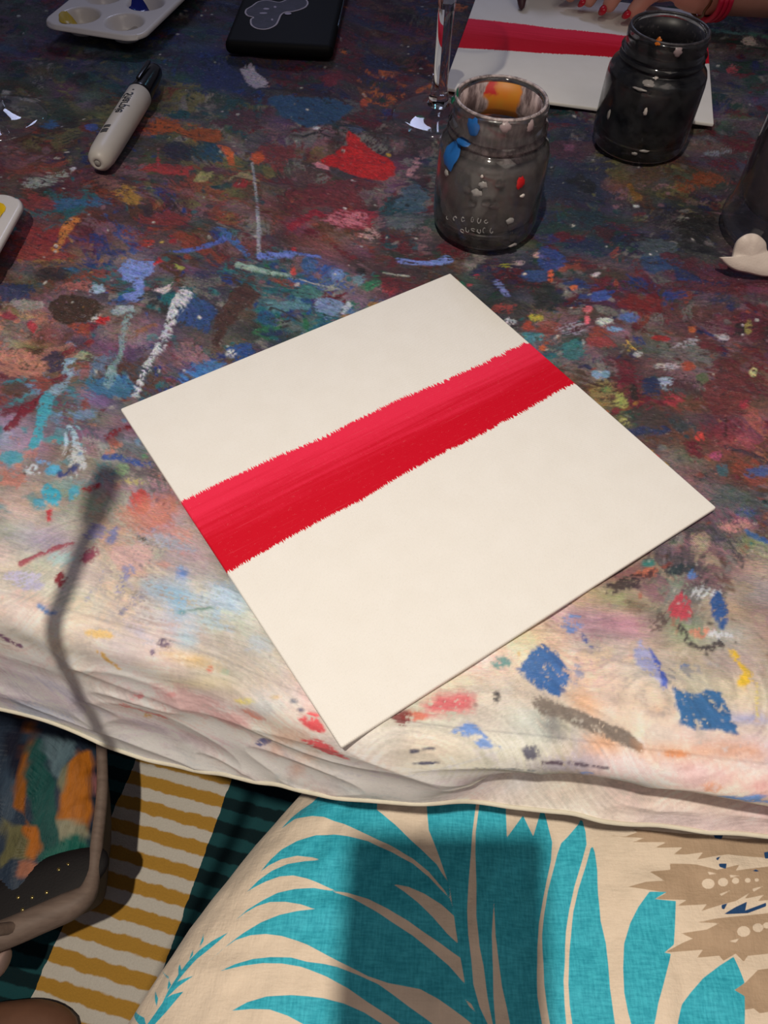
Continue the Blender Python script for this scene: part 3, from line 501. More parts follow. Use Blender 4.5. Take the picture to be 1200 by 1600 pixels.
for pts, wd, c, k in [
 ([(118,335),(105,345),(95,360),(85,380)],10,(182,112,52),{}),([(260,387),(310,380),(340,372),(355,365),(370,373),(385,385)],6,(77,97,167),{}),([(438,208),(455,203),(475,206),(495,202),(515,210)],2.5,(20,18,20),{}),
 ([(345,225),(358,235),(360,245)],10,(172,82,42),{}),([(393,246),(400,300),(403,350),(404,395)],4,(152,152,157),{}),([(455,350),(475,335),(490,325),(500,330)],14,(137,32,47),{}),([(655,240),(650,255),(640,268)],9,(162,117,122),{}),
 ([(340,350),(355,360),(368,375),(385,388)],8,(62,97,152),{}),([(405,393),(440,394),(475,394),(500,397)],7,(102,122,192),{}),([(628,400),(665,403),(700,398)],11,(122,142,206),{}),([(372,405),(395,412),(430,418),(450,422)],9,(152,177,162),{}),
 ([(455,427),(490,436),(530,445)],3,(192,187,172),{}),([(600,420),(640,424)],3,(190,185,170),{}),([(289,457),(275,473),(264,490),(253,528),(237,559),(220,586),(209,608)],19,(222,222,222),dict(w1=9,dry=.75,relief=.0008)),
 ([(205,488),(195,500),(188,540),(175,570),(168,590),(164,598)],17,(137,167,167),dict(op=.7,w1=7)),([(70,615),(35,640),(8,665)],16,(122,32,47),{}),([(75,615),(65,640),(60,670),(50,690)],18,(72,167,182),{}),
 ([(110,560),(100,585),(85,605)],16,(142,167,182),{}),([(100,545),(125,532),(140,525)],10,(122,42,47),{}),([(85,590),(100,582)],10,(112,32,42),{}),([(205,520),(225,508),(240,500)],10,(142,97,72),{}),([(165,680),(185,668),(200,662)],8,(127,32,42),{}),
 ([(422,482),(430,480),(468,499)],3,(40,38,42),{}),([(162,710),(190,712),(215,716),(232,718)],9,(57,87,152),{}),([(130,762),(145,758),(152,755)],7,(172,47,52),{}),([(92,735),(105,730),(117,726)],9,(52,62,112),{}),
 ([(112,843),(95,848),(75,855),(60,862),(30,878)],9,(167,77,87),{}),([(200,885),(190,905),(185,920)],14,(147,142,172),DRY),([(225,925),(205,940),(188,955)],9,(142,137,152),DRY),([(160,890),(150,915),(135,935)],8,(172,167,177),DRY),
 ([(290,951),(310,948),(335,945)],3,(112,142,122),{}),([(215,837),(225,840)],4,(30,30,35),{}),([(60,945),(75,957),(88,958)],7,(92,132,182),{}),([(155,1020),(170,1035),(185,1045)],7,(206,162,82),{}),([(0,995),(15,1003),(30,1010)],7,(87,57,77),{}),
 ([(195,1100),(220,1108),(255,1118)],8,(226,142,132),{}),([(850,1100),(870,1105),(910,1120),(950,1140),(1000,1165)],22,(130,116,102),dict(dry=.55)),([(1010,1172),(1060,1175),(1120,1172),(1180,1170)],22,(241,167,112),SOFT),
 ([(1018,1008),(1030,1030),(1037,1050),(1040,1070)],8,(72,97,182),{}),([(1190,1060),(1190,1120)],4,(236,211,122),{}),([(912,985),(920,1000),(930,1005)],8,(62,87,152),{}),([(1065,975),(1080,1000),(1105,1010),(1130,1000)],16,(67,57,57),DRY),
 ([(740,1238),(800,1232),(830,1228)],8,(92,97,97),{}),([(850,1195),(900,1198),(950,1205)],6,(82,67,77),{}),([(992,605),(990,618)],8,(40,32,30),{}),([(1137,650),(1137,675)],6,(62,27,30),{}),([(975,670),(1010,668),(1045,665)],12,(42,52,87),{}),
 ([(1028,705),(1035,715)],5,(202,52,52),{}),([(1140,690),(1180,705),(1200,715)],8,(62,47,57),{}),([(1170,825),(1200,840)],10,(62,102,152),{}),([(778,432),(787,445),(795,453)],9,(122,132,187),{}),([(863,415),(863,428)],4,(217,100,60),{}),
 ([(985,280),(1000,300)],10,(112,77,37),{}),([(1050,400),(1120,425),(1200,440)],25,(77,32,42),DRY),([(1000,450),(1070,440),(1150,455)],14,(82,30,37),DRY),([(1110,42),(1150,45),(1200,52)],6,(37,62,52),{})]:
    Lo(pts, wd, c, **k)
# small flecks and spatter on top
for _ in range(1500):
    t = RNG.uniform(-.02, .9); hw = .25 + .25 * max(t, 0); x = RNG.uniform(-hw, hw)
    k = RNG.random(); c = lin(D['white']) * RNG.uniform(.5, 1) if k < .22 else (lin(D['black']) if k < .5 else pick(x, t)[1])
    a = RNG.uniform(.0006, .0017) * (.8 + .6 * max(t, 0)); ellipse((x, t), a, a / RNG.uniform(1, 2.5), RNG.uniform(0, 3), c, .85 if t > .05 else .35, .0010, .5, a * 1.3, .9, .0004)

# --- cloth mesh
def sample(A, x, t):
    u = np.clip((x - RX0) / RES - .5, 0, RW - 1.01); v = np.clip((t - RT0) / RES - .5, 0, RH - 1.01); iu = u.astype(int); iv = v.astype(int)
    fu, fv = (u - iu), (v - iv)
    if A.ndim == 3: fu, fv = fu[..., None], fv[..., None]
    return (A[iv, iu] * (1 - fu) + A[iv, iu + 1] * fu) * (1 - fv) + (A[iv + 1, iu] * (1 - fu) + A[iv + 1, iu + 1] * fu) * fv
vc = sample(RC, FAB[..., 0], FAB[..., 1]); vg = sample(RG, FAB[..., 0], FAB[..., 1]); vz = sample(RZ, FAB[..., 0], FAB[..., 1])
W1 = 1 - np.abs(2 * vnoise(RH // 2, RW // 2, (34, 90)) - 1); W2 = 1 - np.abs(2 * vnoise(RH // 2, RW // 2, (16, 40)) - 1)
WR = np.repeat(np.repeat(.65 * W1 ** 2 + .35 * W2 ** 2, 2, 0), 2, 1); WR = np.pad(WR, ((0, RH - WR.shape[0]), (0, RW - WR.shape[1])), mode='edge')
wr = sample(WR.astype(np.float32), FAB[..., 0], FAB[..., 1])
top = FAB[..., 1] >= 0
CP[..., 2] += np.where(top, (wr - 1.0) * 0.0062 * smst(FAB[..., 1], -.01, .04) - 0.0005, 0) + np.where(top, vz * 1.2, 0)
hang = np.clip(HF, 0, 1) * (wr - .5) * .0065
CP[..., 1] -= hang; CP[..., 2] += hang * .25
def cloth_material():
    t = NT('paint_crusted_canvas'); a = t.n('Attribute', attribute_name='paint'); f = t.n('Attribute', attribute_name='fabric'); v = f.outputs['Vector']
    gl = a.outputs['Alpha']
    sp = t.noise(t.mapping(v, (1, 1.3, 1)), 520, 3, .65); sp2 = t.noise(v, 1400, 2, .6); st_ = t.noise(t.mapping(v, (1, 2.6, 1), (0, 0, .25)), 230, 4, .65, 1.2)
    den = t.n('SeparateXYZ'); t.l(v, den.inputs[0]); dn = den.outputs[2]
    col = t.mix(t.math('MULTIPLY', t.smooth(sp, .50, .68, 0, .6), t.math('MULTIPLY_ADD', dn, .85, .15)), a.outputs['Color'], t.mix(1, a.outputs['Color'], (.42, .40, .42, 1), 'MULTIPLY'))
    nc = t.n('TexNoise'); nc.inputs['Scale'].default_value = 210; nc.inputs['Detail'].default_value = 5; nc.inputs['Roughness'].default_value = .68; nc.inputs['Distortion'].default_value = .8; t.l(t.mapping(v, (1, 1.7, 1), (0, 0, .2)), nc.inputs['Vector'])
    va = t.n('VectorMath', operation='MULTIPLY_ADD'); t.l(t.mix(.6, nc.outputs['Color'], nc.outputs['Fac']), va.inputs[0]); va.inputs[1].default_value = (4.2, 4.2, 4.2); va.inputs[2].default_value = (-1.1, -1.1, -1.1)
    col = t.mix(t.math('MULTIPLY', dn, .62), col, t.mix(1, col, va.outputs[0], 'MULTIPLY'))
    br = t.mix(1, a.outputs['Color'], (.24, .23, .22, 1), 'ADD')
    col = t.mix(t.math('MULTIPLY', t.smooth(st_, .58, .72), t.smooth(sp2, .42, .58, 0, .8)), col, br)
    wv = t.n('TexWave', wave_type='BANDS', bands_direction='DIAGONAL'); wv.inputs['Scale'].default_value = 420; wv.inputs['Distortion'].default_value = .6; t.l(v, wv.inputs[0])
    h = t.math('ADD', t.math('MULTIPLY', wv.outputs['Fac'], .16), t.math('ADD', t.math('MULTIPLY', sp, .9), t.math('MULTIPLY', st_, 1.3)))
    bn = t.bump(h, .6, .0015); t.l(t.math('MULTIPLY_ADD', dn, .50, .10), bn.inputs['Strength'])
    ro = t.math('SUBTRACT', .82, t.math('MULTIPLY', gl, t.smooth(st_, .3, .7, .12, .55)))
    return t.set(Base_Color=col, Roughness=ro, Specular_IOR_Level=.45)
FAB[..., 2] = np.clip(density(FAB[..., 0], FAB[..., 1]) * 1.12 - .12, 0.04, 1)
cloth = grid_mesh('drop_cloth', CP, None, cloth_material())
at = cloth.data.attributes.new('paint', 'FLOAT_COLOR', 'POINT'); at.data.foreach_set('color', np.concatenate([vc, vg[..., None]], -1).astype(np.float32).ravel())
at = cloth.data.attributes.new('fabric', 'FLOAT_VECTOR', 'POINT'); at.data.foreach_set('vector', FAB.astype(np.float32).ravel())
tag(cloth, 'canvas drop cloth crusted with many colours of paint, draped over the table edge', 'cloth')
hem_pts = CP[0, ::6].copy(); hem_pts = hem_pts[(hem_pts[:, 0] > -.6) & (hem_pts[:, 0] < .6)]
_hp = smooth_path(hem_pts[::2], 320); _hp[:, 1] -= .0004; _hp = np.stack([np.convolve(np.pad(_hp[:, k], 3, mode='edge'), np.ones(7) / 7, 'valid') for k in range(3)], 1)
hem = tube('hem', _hp, .0013, cloth, simple('hem_canvas', (214, 208, 190), .9, .15, 120, .4), 8)
hem['label'] = 'pale rolled canvas hem'

# ================================================================== CANVAS PANELS
def local_frame(o, p0, ex):
    ex = np.array(ex[:2]); a = math.atan2(ex[1], ex[0]); o.location = (p0[0], p0[1], p0[2]); o.rotation_euler = (0, 0, a); return a
def panel_material(name, yu, yl, size, gain=1.0):
    """stripe between the lines y = yu[0..1] and y = yl[0..1] (left, right end), in the panel's own metres"""
    t = NT(name); c = t.obj(); s = t.n('SeparateXYZ'); t.l(c, s.inputs[0]); x, y = s.outputs[0], t.math('MULTIPLY', s.outputs[1], -1.0)
    fx = t.math('DIVIDE', x, size); wob = t.math('MULTIPLY', t.math('SUBTRACT', t.noise(t.mapping(c, (1, .2, 1)), 16, 1), .5), .006)
    comb = t.noise(t.mapping(c, (1500, 130, 1)), 1, 1, .4)
    rag = t.math('ADD', wob, t.math('MULTIPLY', t.math('SUBTRACT', comb, .5), .0075))
    up = t.math('ADD', t.math('MULTIPLY_ADD', fx, yu[1] - yu[0], yu[0]), rag); lo = t.math('ADD', t.math('MULTIPLY_ADD', fx, yl[1] - yl[0], yl[0]), t.math('MULTIPLY', rag, .8))
    m = t.math('MULTIPLY', t.smooth(t.math('SUBTRACT', y, up), 0, .0009), t.smooth(t.math('SUBTRACT', lo, y), 0, .0009))
    d = t.math('DIVIDE', t.math('SUBTRACT', y, up), t.math('SUBTRACT', lo, up))
    stk = t.noise(t.mapping(c, (9, 210, 1)), 1, 4, .6); stk2 = t.noise(t.mapping(c, (16, 900, 1)), 1, 2, .6)
    dd = t.math('ADD', d, t.math('MULTIPLY', t.math('SUBTRACT', stk, .5), .9))
    red = t.mix(t.smooth(dd, .12, .68), lin4((244, 44, 78)), lin4((212, 0, 34)))
    red = t.mix(t.smooth(stk2, .64, .80, 0, .45), red, lin4((236, 96, 112)))
    wx_ = t.math('SINE', t.math('MULTIPLY', x, 5600)); wy_ = t.math('SINE', t.math('MULTIPLY', y, 5600)); wv = t.math('MULTIPLY', wx_, wy_)
    dots = t.noise(c, 1500, 2); red = t.mix(t.math('MULTIPLY', t.smooth(t.math('ADD', t.math('MULTIPLY', wv, .2), t.noise(t.mapping(c, (300, 700, 1)), 1, 2)), .76, .86), .3), red, lin4((240, 150, 156)))
    cream = t.mix(t.noise(c, 60, 3), lin4((240, 236, 228)), lin4((247, 244, 238))); cream = t.mix(t.smooth(dots, .55, .75, 0, .25), cream, lin4((222, 216, 204)))
    col = t.mix(m, cream, red)
    t.bump(t.math('ADD', wv, t.math('MULTIPLY', dots, 1.6)), .22, .0004)
    return t.set(Base_Color=col, Roughness=t.math('MULTIPLY_ADD', m, -.08, .78), Specular_IOR_Level=.22)
def canvas_panel(label, p0, ex, size, yu, yl):
    o = rounded_box('canvas_panel', (size, size, .0034), (size / 2, size / 2, 0), .0011, 3, None, panel_material('primed_canvas', yu, yl, size)); o.data.transform(Matrix.Scale(-1, 4, (0, 1, 0)))
    o.data.flip_normals(); local_frame(o, p0, ex); return tag(o, label, 'canvas')
S_ = .254; pA, pB = pix(190, 645), pix(703, 433); dirx = (pB - pA) / np.linalg.norm(pB - pA); diry = np.array([dirx[1], -dirx[0], 0])
def on_panel(q): v = pix(*q) - pA; return v @ dirx, v @ diry
yu0, yu1, yl0, yl1 = on_panel((287, 785)), on_panel((820, 541)), on_panel((360, 897)), on_panel((893, 607))
def line(a, b, s): k = (b[1] - a[1]) / (b[0] - a[0]); return a[1] - k * a[0], a[1] + k * (s - a[0])
U = line(yu0, yu1, S_); L_ = line(yl0, yl1, S_)
# panel local y points away from the photographer's right: stripe distance is measured along -y
canvas_panel('square white canvas panel with one crimson stripe, at the front of the table', (pA[0], pA[1], .0022), dirx, S_, (U[0], U[1]), (L_[0], L_[1]))
q0 = np.array([.036, .763, .002]); ex2 = np.array([.985, -.172, 0]); far0 = q0 + .25 * np.array([.172, .985, 0])
canvas_panel('square white canvas panel with dull red stripe behind the glass jars', (far0[0], far0[1], .0024), ex2, .25, (.25 - .160, .25 - .166), (.25 - .087, .25 - .122))

# ================================================================== JARS AND GLASSES
clear = glass('clear_glass', (.97, .98, .98)); jar_glass = glass('cloudy_jar_glass', (.80, .80, .82), .16, (120, 116, 114), .06); jar_glass_b = glass('grimy_jar_glass', (.55, .56, .58), .22, (70, 70, 72), .08)
def murk(name, a, b, c, scale=45, rough=.4):
    t = NT(name); o = t.obj(); n1_ = t.noise(o, scale, 4, .6, .6); n2_ = t.noise(o, scale * 3.2, 3, .6)
    col = t.mix(t.smooth(n1_, .35, .65), lin4(a), lin4(b)); col = t.mix(t.smooth(n2_, .58, .72), col, lin4(c)); return t.set(Base_Color=col, Roughness=rough)
def jar_profile(R, Rn, H):
    return [(0, .003), (R * .80, .002), (R * .90, .0), (R * .97, .004), (R, .012), (R * 1.005, .03), (R, H * .60), (R * .985, H * .66), (R * .95, H * .70), (Rn * 1.06, H * .735), (Rn * 1.0, H * .755), (Rn * 1.09, H * .772), (Rn * 1.095, H * .782), (Rn * 1.0, H * .80), (Rn * .985, H * .815), (Rn * 1.085, H * .832), (Rn * 1.09, H * .842), (Rn * 1.01, H * .86), (Rn * 1.015, H * .89), (Rn * 1.03, H * .975), (Rn * 1.0, H), (Rn * .93, H)]
def jar_inner(R, Rn, H):
    return [(Rn * .90, H * .985), (Rn * .90, H * .78), (R * .90, H * .70), (R * .945, H * .62), (R * .945, .02), (R * .88, .010), (0, .009)]
def patch(name, prof, a0, z0, da, dz, mat, parent, lift=.0006, seed=0, thick=.0009):
    """an irregular dab of paint that hugs the wall of a turned vessel (prof = outer r(z))"""
    rr = np.random.default_rng(seed); zz = np.array([p[1] for p in prof]); rad = np.array([p[0] for p in prof]); n = 18; v = [(a0, z0)]
    for k in range(n):
        a = 2 * math.pi * k / n; s = rr.uniform(.72, 1.08); v.append((a0 + da * s * math.cos(a), z0 + dz * s * math.sin(a)))
    o_ = np.argsort(zz, kind='stable')
    def P(a, z, l): r = np.interp(z, zz[o_], rad[o_]) + l; return (r * math.cos(a), r * math.sin(a), z)
    V = [P(a, z, thick + lift) if i == 0 else P(a, z, lift) for i, (a, z) in enumerate(v)] + [P(a0 + (a - a0) * .7, z0 + (z - z0) * .7, thick + lift) for a, z in v[1:]]
    f = [(0, 1 + n + k, 1 + n + (k + 1) % n) for k in range(n)] + [(1 + k, 1 + (k + 1) % n, 1 + n + (k + 1) % n, 1 + n + k) for k in range(n)]
    o = pydata(name, V, f, parent, mat); fix(o); return o
pm = {k: simple('paint_' + k, c, .35, .15, 300) for k, c in dict(blue=(30, 95, 165), red=(190, 25, 28), orange=(205, 110, 30), white=(205, 196, 190), grey=(150, 145, 142), pinkgrey=(158, 140, 142), green=(30, 110, 85), navy=(18, 26, 60), ochre=(190, 150, 60)).items()}
def mason_jar(label, base, R, Rn, H, gmat, water_mat, level, resid_mat, rim_m):
    j = empty('mason_jar', base); tag(j, label, 'jar'); outer = jar_profile(R, Rn, H); inner = jar_inner(R, Rn, H)
    lathe('glass_body', outer + inner, j, gmat, 72)
    zi = [(R * .80, .0092), (R * .865, .0105), (R * .93, .021), (R * .93, H * min(level, .6))]
    if level > .6: zi.append((R * .885, H * level))
    lathe('murky_water', [(0, .0092)] + zi + [(0, zi[-1][1])], j, water_mat, 64)
    rs = [(Rn * .893, H * .975), (Rn * .893, H * .785), (R * .885, H * .705)]
    rs = rs + [(r - .0007, z) for r, z in reversed(rs)]
    lathe('paint_residue', rs, j, resid_mat, 72, close=True)
    tube('rim_crust', [(Rn * .965 * math.cos(a), Rn * .965 * math.sin(a), H + .0002) for a in np.linspace(0, 2 * math.pi, 73)], .0012, j, rim_m, 8)
    return j, outer
def residue_material():
    t = NT('smeared_rim_paint'); o = t.obj(); s = t.n('SeparateXYZ'); t.l(o, s.inputs[0])
    n_ = t.noise(t.mapping(o, (1, 1, .35), (.5, .2, 0)), 130, 4, .65); col = t.mix(t.smooth(n_, .35, .7), lin4((92, 76, 78)), lin4((206, 186, 186)))
    ang = t.math('ARCTAN2', s.outputs[1], s.outputs[0]); nb = t.noise(o, 90, 3)
    a1 = t.math('ABSOLUTE', t.math('SUBTRACT', ang, 1.42)); om = t.smooth(t.math('ADD', a1, t.math('MULTIPLY', nb, .5)), .75, .62)
    col = t.mix(om, col, t.mix(t.noise(o, 140, 2), lin4((214, 112, 30)), lin4((196, 140, 40))))
    a2 = t.math('ABSOLUTE', t.math('SUBTRACT', ang, 1.75)); rm = t.math('MULTIPLY', t.smooth(t.math('ADD', a2, t.math('MULTIPLY', nb, .5)), .42, .32), t.smooth(t.math('ADD', s.outputs[2], t.math('MULTIPLY', nb, .012)), .088, .091))
    col = t.mix(rm, col, lin4((190, 40, 40))); return t.set(Base_Color=col, Roughness=.5)
jb = pix(760, 392); jb = np.array([.0665, jb[1] + .0352, 0.0005]); JR, JN, JH = .0402, .0322, .0965
jar, jprof = mason_jar('glass mason jar with orange and pink paint inside its rim, nearest the front canvas', jb, JR, JN, JH, jar_glass, murk('grey_paint_water', (112, 106, 103), (142, 134, 130), (160, 154, 148)), .66, residue_material(), murk('rim_smears', (110, 98, 100), (196, 182, 182), (214, 206, 204), 160))
def ang_at(base, z, px, py):
    """angle on the jar wall that faces the camera ray through a pixel"""
    best = None; zz = [p[1] for p in jprof]; rad = [p[0] for p in jprof]; o_ = np.argsort(zz, kind='stable'); r = np.interp(z, np.array(zz)[o_], np.array(rad)[o_])
    for a in np.linspace(-math.pi * 1.02, .02, 240):
        u, v = project(np.array([base[0] + r * math.cos(a), base[1] + r * math.sin(a), base[2] + z])); d = abs(u - px)
        if best is None or d < best[0]: best = (d, a)
    return best[1]
def z_at(base, px, py):
    lo = None
    for z in np.linspace(.004, JH, 80):
        a = ang_at(base, z, px, py); r = np.interp(z, *zip(*sorted((p[1], p[0]) for p in jprof))); u, v = project(np.array([base[0] + r * math.cos(a), base[1] + r * math.sin(a), base[2] + z]))
        if lo is None or abs(v - py) < lo[0]: lo = (abs(v - py), z, a)
    return lo[1], lo[2]
for (px, py, da, dz, k) in [(739, 198, .17, .0065, 'blue'), (703, 243, .22, .010, 'blue'), (725, 222, .18, .0022, 'blue'), (813, 284, .095, .0050, 'red'), (699, 270, .06, .0025, 'grey'), (815, 306, .05, .0014, 'white'),
                            (753, 275, .03, .0012, 'white'), (716, 146, .10, .006, 'green'), (801, 388, .12, .0024, 'grey'), (790, 199, .12, .0045, 'pinkgrey'), (828, 197, .10, .0045, 'pinkgrey')]:
    z, a = z_at(jb, px, py); patch('paint_dab', jprof, a, z, da, dz, pm[k], jar, seed=px)
# raised, worn lettering and motif moulded in the glass
emboss = simple('worn_embossing', (150, 148, 146), .3, .3, 400)
rge = np.random.default_rng(3)
for row, y0, xs in ((0, 340, (699, 711, 723, 738, 748, 760)), (1, 360, (722, 730, 739, 748, 757, 768))):
    for i, px in enumerate(xs):
        z, a = z_at(jb, px, y0 + 1.2 * i * (row == 0)); r = np.interp(z, *zip(*sorted((p[1], p[0]) for p in jprof))) + .0002; w_, h_ = rge.uniform(.0012, .0022), rge.uniform(.0014, .0028)
        pts = smooth_path([(r * math.cos(a + u * w_ / r), r * math.sin(a + u * w_ / r), z + v * h_) for u, v in [(math.cos(q) * rge.uniform(.5, 1), math.sin(q) * rge.uniform(.5, 1)) for q in np.linspace(rge.uniform(0, 3), rge.uniform(4, 7), 6)]], 16); tube('embossed_letter', pts, .00034 * rge.uniform(.7, 1.3), jar, emboss, 5)
for k, (px, py, s) in enumerate([(745, 300, .0042), (760, 318, .0045), (738, 318, .0038), (772, 322, .004), (755, 288, .0034), (782, 288, .0042), (730, 296, .0034), (800, 352, .0042), (796, 344, .0036), (801, 371, .0036)]):
    z, a = z_at(jb, px, py); patch('embossed_motif', jprof, a, z, s / JR, s * .8, jar_glass if k % 4 else emboss, jar, seed=40 + k, thick=.0007)
jb2 = pix(1000, 257); jb2 = np.array([.2075, jb2[1] + .0352, .0005])
jar2, _p = mason_jar('dark grimy glass mason jar standing in front of the second canvas', jb2, JR * 1.01, JN * .98, JH * .965, jar_glass_b, murk('dark_paint_water', (22, 24, 24), (40, 41, 40), (62, 60, 56)), .70, murk('dark_residue', (26, 26, 32), (44, 42, 46), (80, 76, 78), 90), murk('rim_grime', (44, 42, 48), (70, 66, 70), (96, 90, 92), 160))
for (px, py, da, dz, k) in [(1027, 67, .09, .0028, 'orange'), (1060, 80, .10, .004, 'pinkgrey'), (1009, 175, .045, .0035, 'white'), (953, 180, .04, .0042, 'grey'), (1013, 130, .14, .002, 'grey'), (1000, 140, .16, .0012, 'grey'), (1025, 124, .05, .0014, 'white'), (992, 240, .07, .0015, 'grey'), (1007, 236, .12, .0012, 'grey')]:
    z, a = z_at(jb2, px, py); patch('paint_dab', _p, a, z, da, dz, pm[k], jar2, seed=px)
# tall vessel cut by the right edge of the frame
vb = np.array([.3035, .560, .0005]); vs = empty('glass_tumbler', vb); tag(vs, 'tall glass tumbler of dark paint water at the right edge, white paint on its foot', 'glass')
vprof = [(0, .0), (.040, .0), (.0475, .003), (.0495, .008), (.0488, .014), (.0462, .020), (.0455, .030), (.0455, .09), (.0455, .13), (.0455, .185), (.0450, .187)]
lathe('glass_body', vprof + [(.0430, .185), (.0430, .13), (.0430, .09), (.0430, .031), (.039, .024), (0, .022)], vs, thin_glass('blue_grey_glass', (.86, .88, .93), 1.0, .16, (84, 78, 80)), 72)
lathe('murky_water', [(0, .0225), (.039, .0246), (.0425, .032), (.0425, .09), (.0425, .098), (0, .098)], vs, murk('brown_paint_water', (112, 94, 92), (142, 114, 104), (165, 134, 116), 30), 64)
def white_splash():
    pts = [(1124, 402), (1142, 404), (1146, 392), (1152, 376), (1166, 366), (1182, 366), (1196, 378), (1199, 392), (1212, 396), (1222, 410), (1216, 428), (1196, 432), (1168, 426), (1150, 422), (1136, 414)]
    # sits against the front of the foot, leaning on the wall
    n = len(pts); q = []
    for x, y in smooth_path(pts + [pts[0]], 60)[:-1]:
        z = np.interp(y, [366, 395, 432], [.030, .016, .003]); q.append(pix(x, y, z) - vb)
    q = np.array(q); c = q.mean(0); nrm = np.array([-.25, -.75, .6]); nrm /= np.linalg.norm(nrm); m = len(q); V = []; Fc = []
    for k, (s, l) in enumerate(((1, -.004), (1, .0006), (.93, .0020), (.55, .0030), (.02, .0026))):
        for i, p in enumerate(q): V.append(c + (p - c) * s + nrm * l)
    for k in range(4): Fc += [(k * m + i, k * m + (i + 1) % m, (k + 1) * m + (i + 1) % m, (k + 1) * m + i) for i in range(m)]
    Fc.append(tuple(range(4 * m, 5 * m))); o = pydata('white_paint_splash', V, Fc, vs, simple('thick_white_paint', (214, 200, 190), .45, .08, 220, .35)); fix(o); o['label'] = 'thick curl of off-white paint'
white_splash()
for (px, py, a, z, da, dz, k) in [(0, 0, -2.05, .052, .16, .006, 'navy'), (0, 0, -2.45, .062, .10, .009, 'green'), (0, 0, -1.7, .055, .2, .016, 'pinkgrey')]: patch('paint_dab', vprof, a, z, da, dz, pm[k], vs, seed=int(z * 1e4))
bowl_glass = thin_glass('thin_bowl_glass')
def wine_glass(label, base):
    g = empty('wine_glass', base); tag(g, label, 'glass', 'wine glasses on the table')
    lathe('foot', [(0, .0), (.040, .0), (.0418, .0008), (.0418, .0018), (.034, .0034), (.018, .0058), (.009, .011), (0, .013)], g, bowl_glass, 72)
    lathe('stem', [(0, .0118), (.0100, .0110), (.0085, .018), (.0070, .028), (.0064, .06), (.0068, .085), (.0078, .098), (.0095, .104), (0, .106)], g, clear, 40)
    bw = [(0, .1055), (.010, .106), (.024, .113), (.035, .128), (.040, .148), (.039, .172), (.035, .196), (.0325, .208)]
    lathe('bowl', bw + [(.0316, .2085)] + [(r - .0013, z + .0006) for r, z in reversed(bw[2:-1])] + [(0, .1095)], g, bowl_glass, 72)
    return g
wine_glass('stemmed wine glass between the black phone and the nearest jar', (.0305, .716, .0005))
fl = pix(0, 189); wine_glass('wine glass foot poking in at the left edge, left of the marker', (fl[0] - .002, fl[1] + .002, .0005))

# ================================================================== MARKER
m0, m1 = pix(152, 256, .011), pix(243, 110, .011); ML = float(np.linalg.norm(m1 - m0)); mk = empty('marker_pen', (m0[0], m0[1], .0112), math.atan2(m1[1] - m0[1], m1[0] - m0[0]))
tag(mk, 'light grey permanent marker with black cap and black script lettering', 'marker')
def turned(name, prof, parent, mat, n=40):                                 # turned about local X
    o = lathe(name, prof, parent, mat, n); o.data.transform(Matrix(((0, 0, 1, 0), (0, 1, 0, 0), (-1, 0, 0, 0), (0, 0, 0, 1)))); return o
CB = ML * .695; barrel_m = simple('marker_grey', (196, 190, 182), .42, .04, 60); blackp = simple('marker_black', (14, 15, 18), .22, .1, 50)
turned('barrel', [(0, .0012), (.0028, .0010), (.0032, .0), (.0060, .0008), (.0090, .005), (.0103, .014), (.0107, .03), (.0109, CB - .02), (.0108, CB - .001), (.0103, CB), (0, CB)], mk, barrel_m)
turned('end_plug', [(0, -.0004), (.0022, -.0003), (.0027, .0008), (0, .0012)], mk, simple('plug_grey', (150, 146, 140), .5))
cap = turned('cap', [(0, CB - .0005), (.0098, CB - .0002), (.0100, CB + .004), (.0094, CB + .016), (.0086, ML - .018), (.0074, ML - .004), (.0060, ML), (0, ML)], mk, blackp)
clip = rounded_box('pocket_clip', (.034, .004, .0022), (CB + .026, .0018, .0107), .0009, 2, cap, blackp)
def wrap_text(body, size, x0, theta0, name, R=.01105, flip=True):
    cu = bpy.data.curves.new('t', 'FONT'); cu.body = body; cu.size = size; cu.shear = .28; cu.offset = .00022; cu.resolution_u = 4
    to = bpy.data.objects.new('t', cu); COL.objects.link(to); bpy.context.view_layer.update()
    me = bpy.data.meshes.new_from_object(to.evaluated_get(bpy.context.evaluated_depsgraph_get())); bpy.data.objects.remove(to)
    bm = bmesh.new(); bm.from_mesh(me); bmesh.ops.triangulate(bm, faces=bm.faces)
    bmesh.ops.subdivide_edges(bm, edges=bm.edges[:], cuts=1)
    for v in bm.verts:
        th = theta0 + v.co.y / R; v.co = Vector((x0 - v.co.x, R * math.sin(th) * 1.0, R * math.cos(th)))
    ex = bmesh.ops.recalc_face_normals(bm, faces=bm.faces); bm.to_mesh(me); bm.free()
    return link(name, me, mk, simple('ink_black', (12, 12, 14), .5), False)
wrap_text('Sharpie', .0118, CB - .016, -.22, 'script_lettering')
wrap_text('.', .012, CB - .010, -.1, 'trademark_dot')
for i, (dx, w_) in enumerate(((.072, .004), (.078, .006))):
    v = []; 
    for k in range(7):
        th = -.05 + .55 * k / 6; v += [(CB - dx, .01105 * math.sin(th), .01105 * math.cos(th)), (CB - dx - w_, .01105 * math.sin(th), .01105 * math.cos(th))]
    pydata('printed_block', v, [(2 * k, 2 * k + 2, 2 * k + 3, 2 * k + 1) for k in range(6)], mk, simple('ink_grey', (70, 68, 66), .5), False)

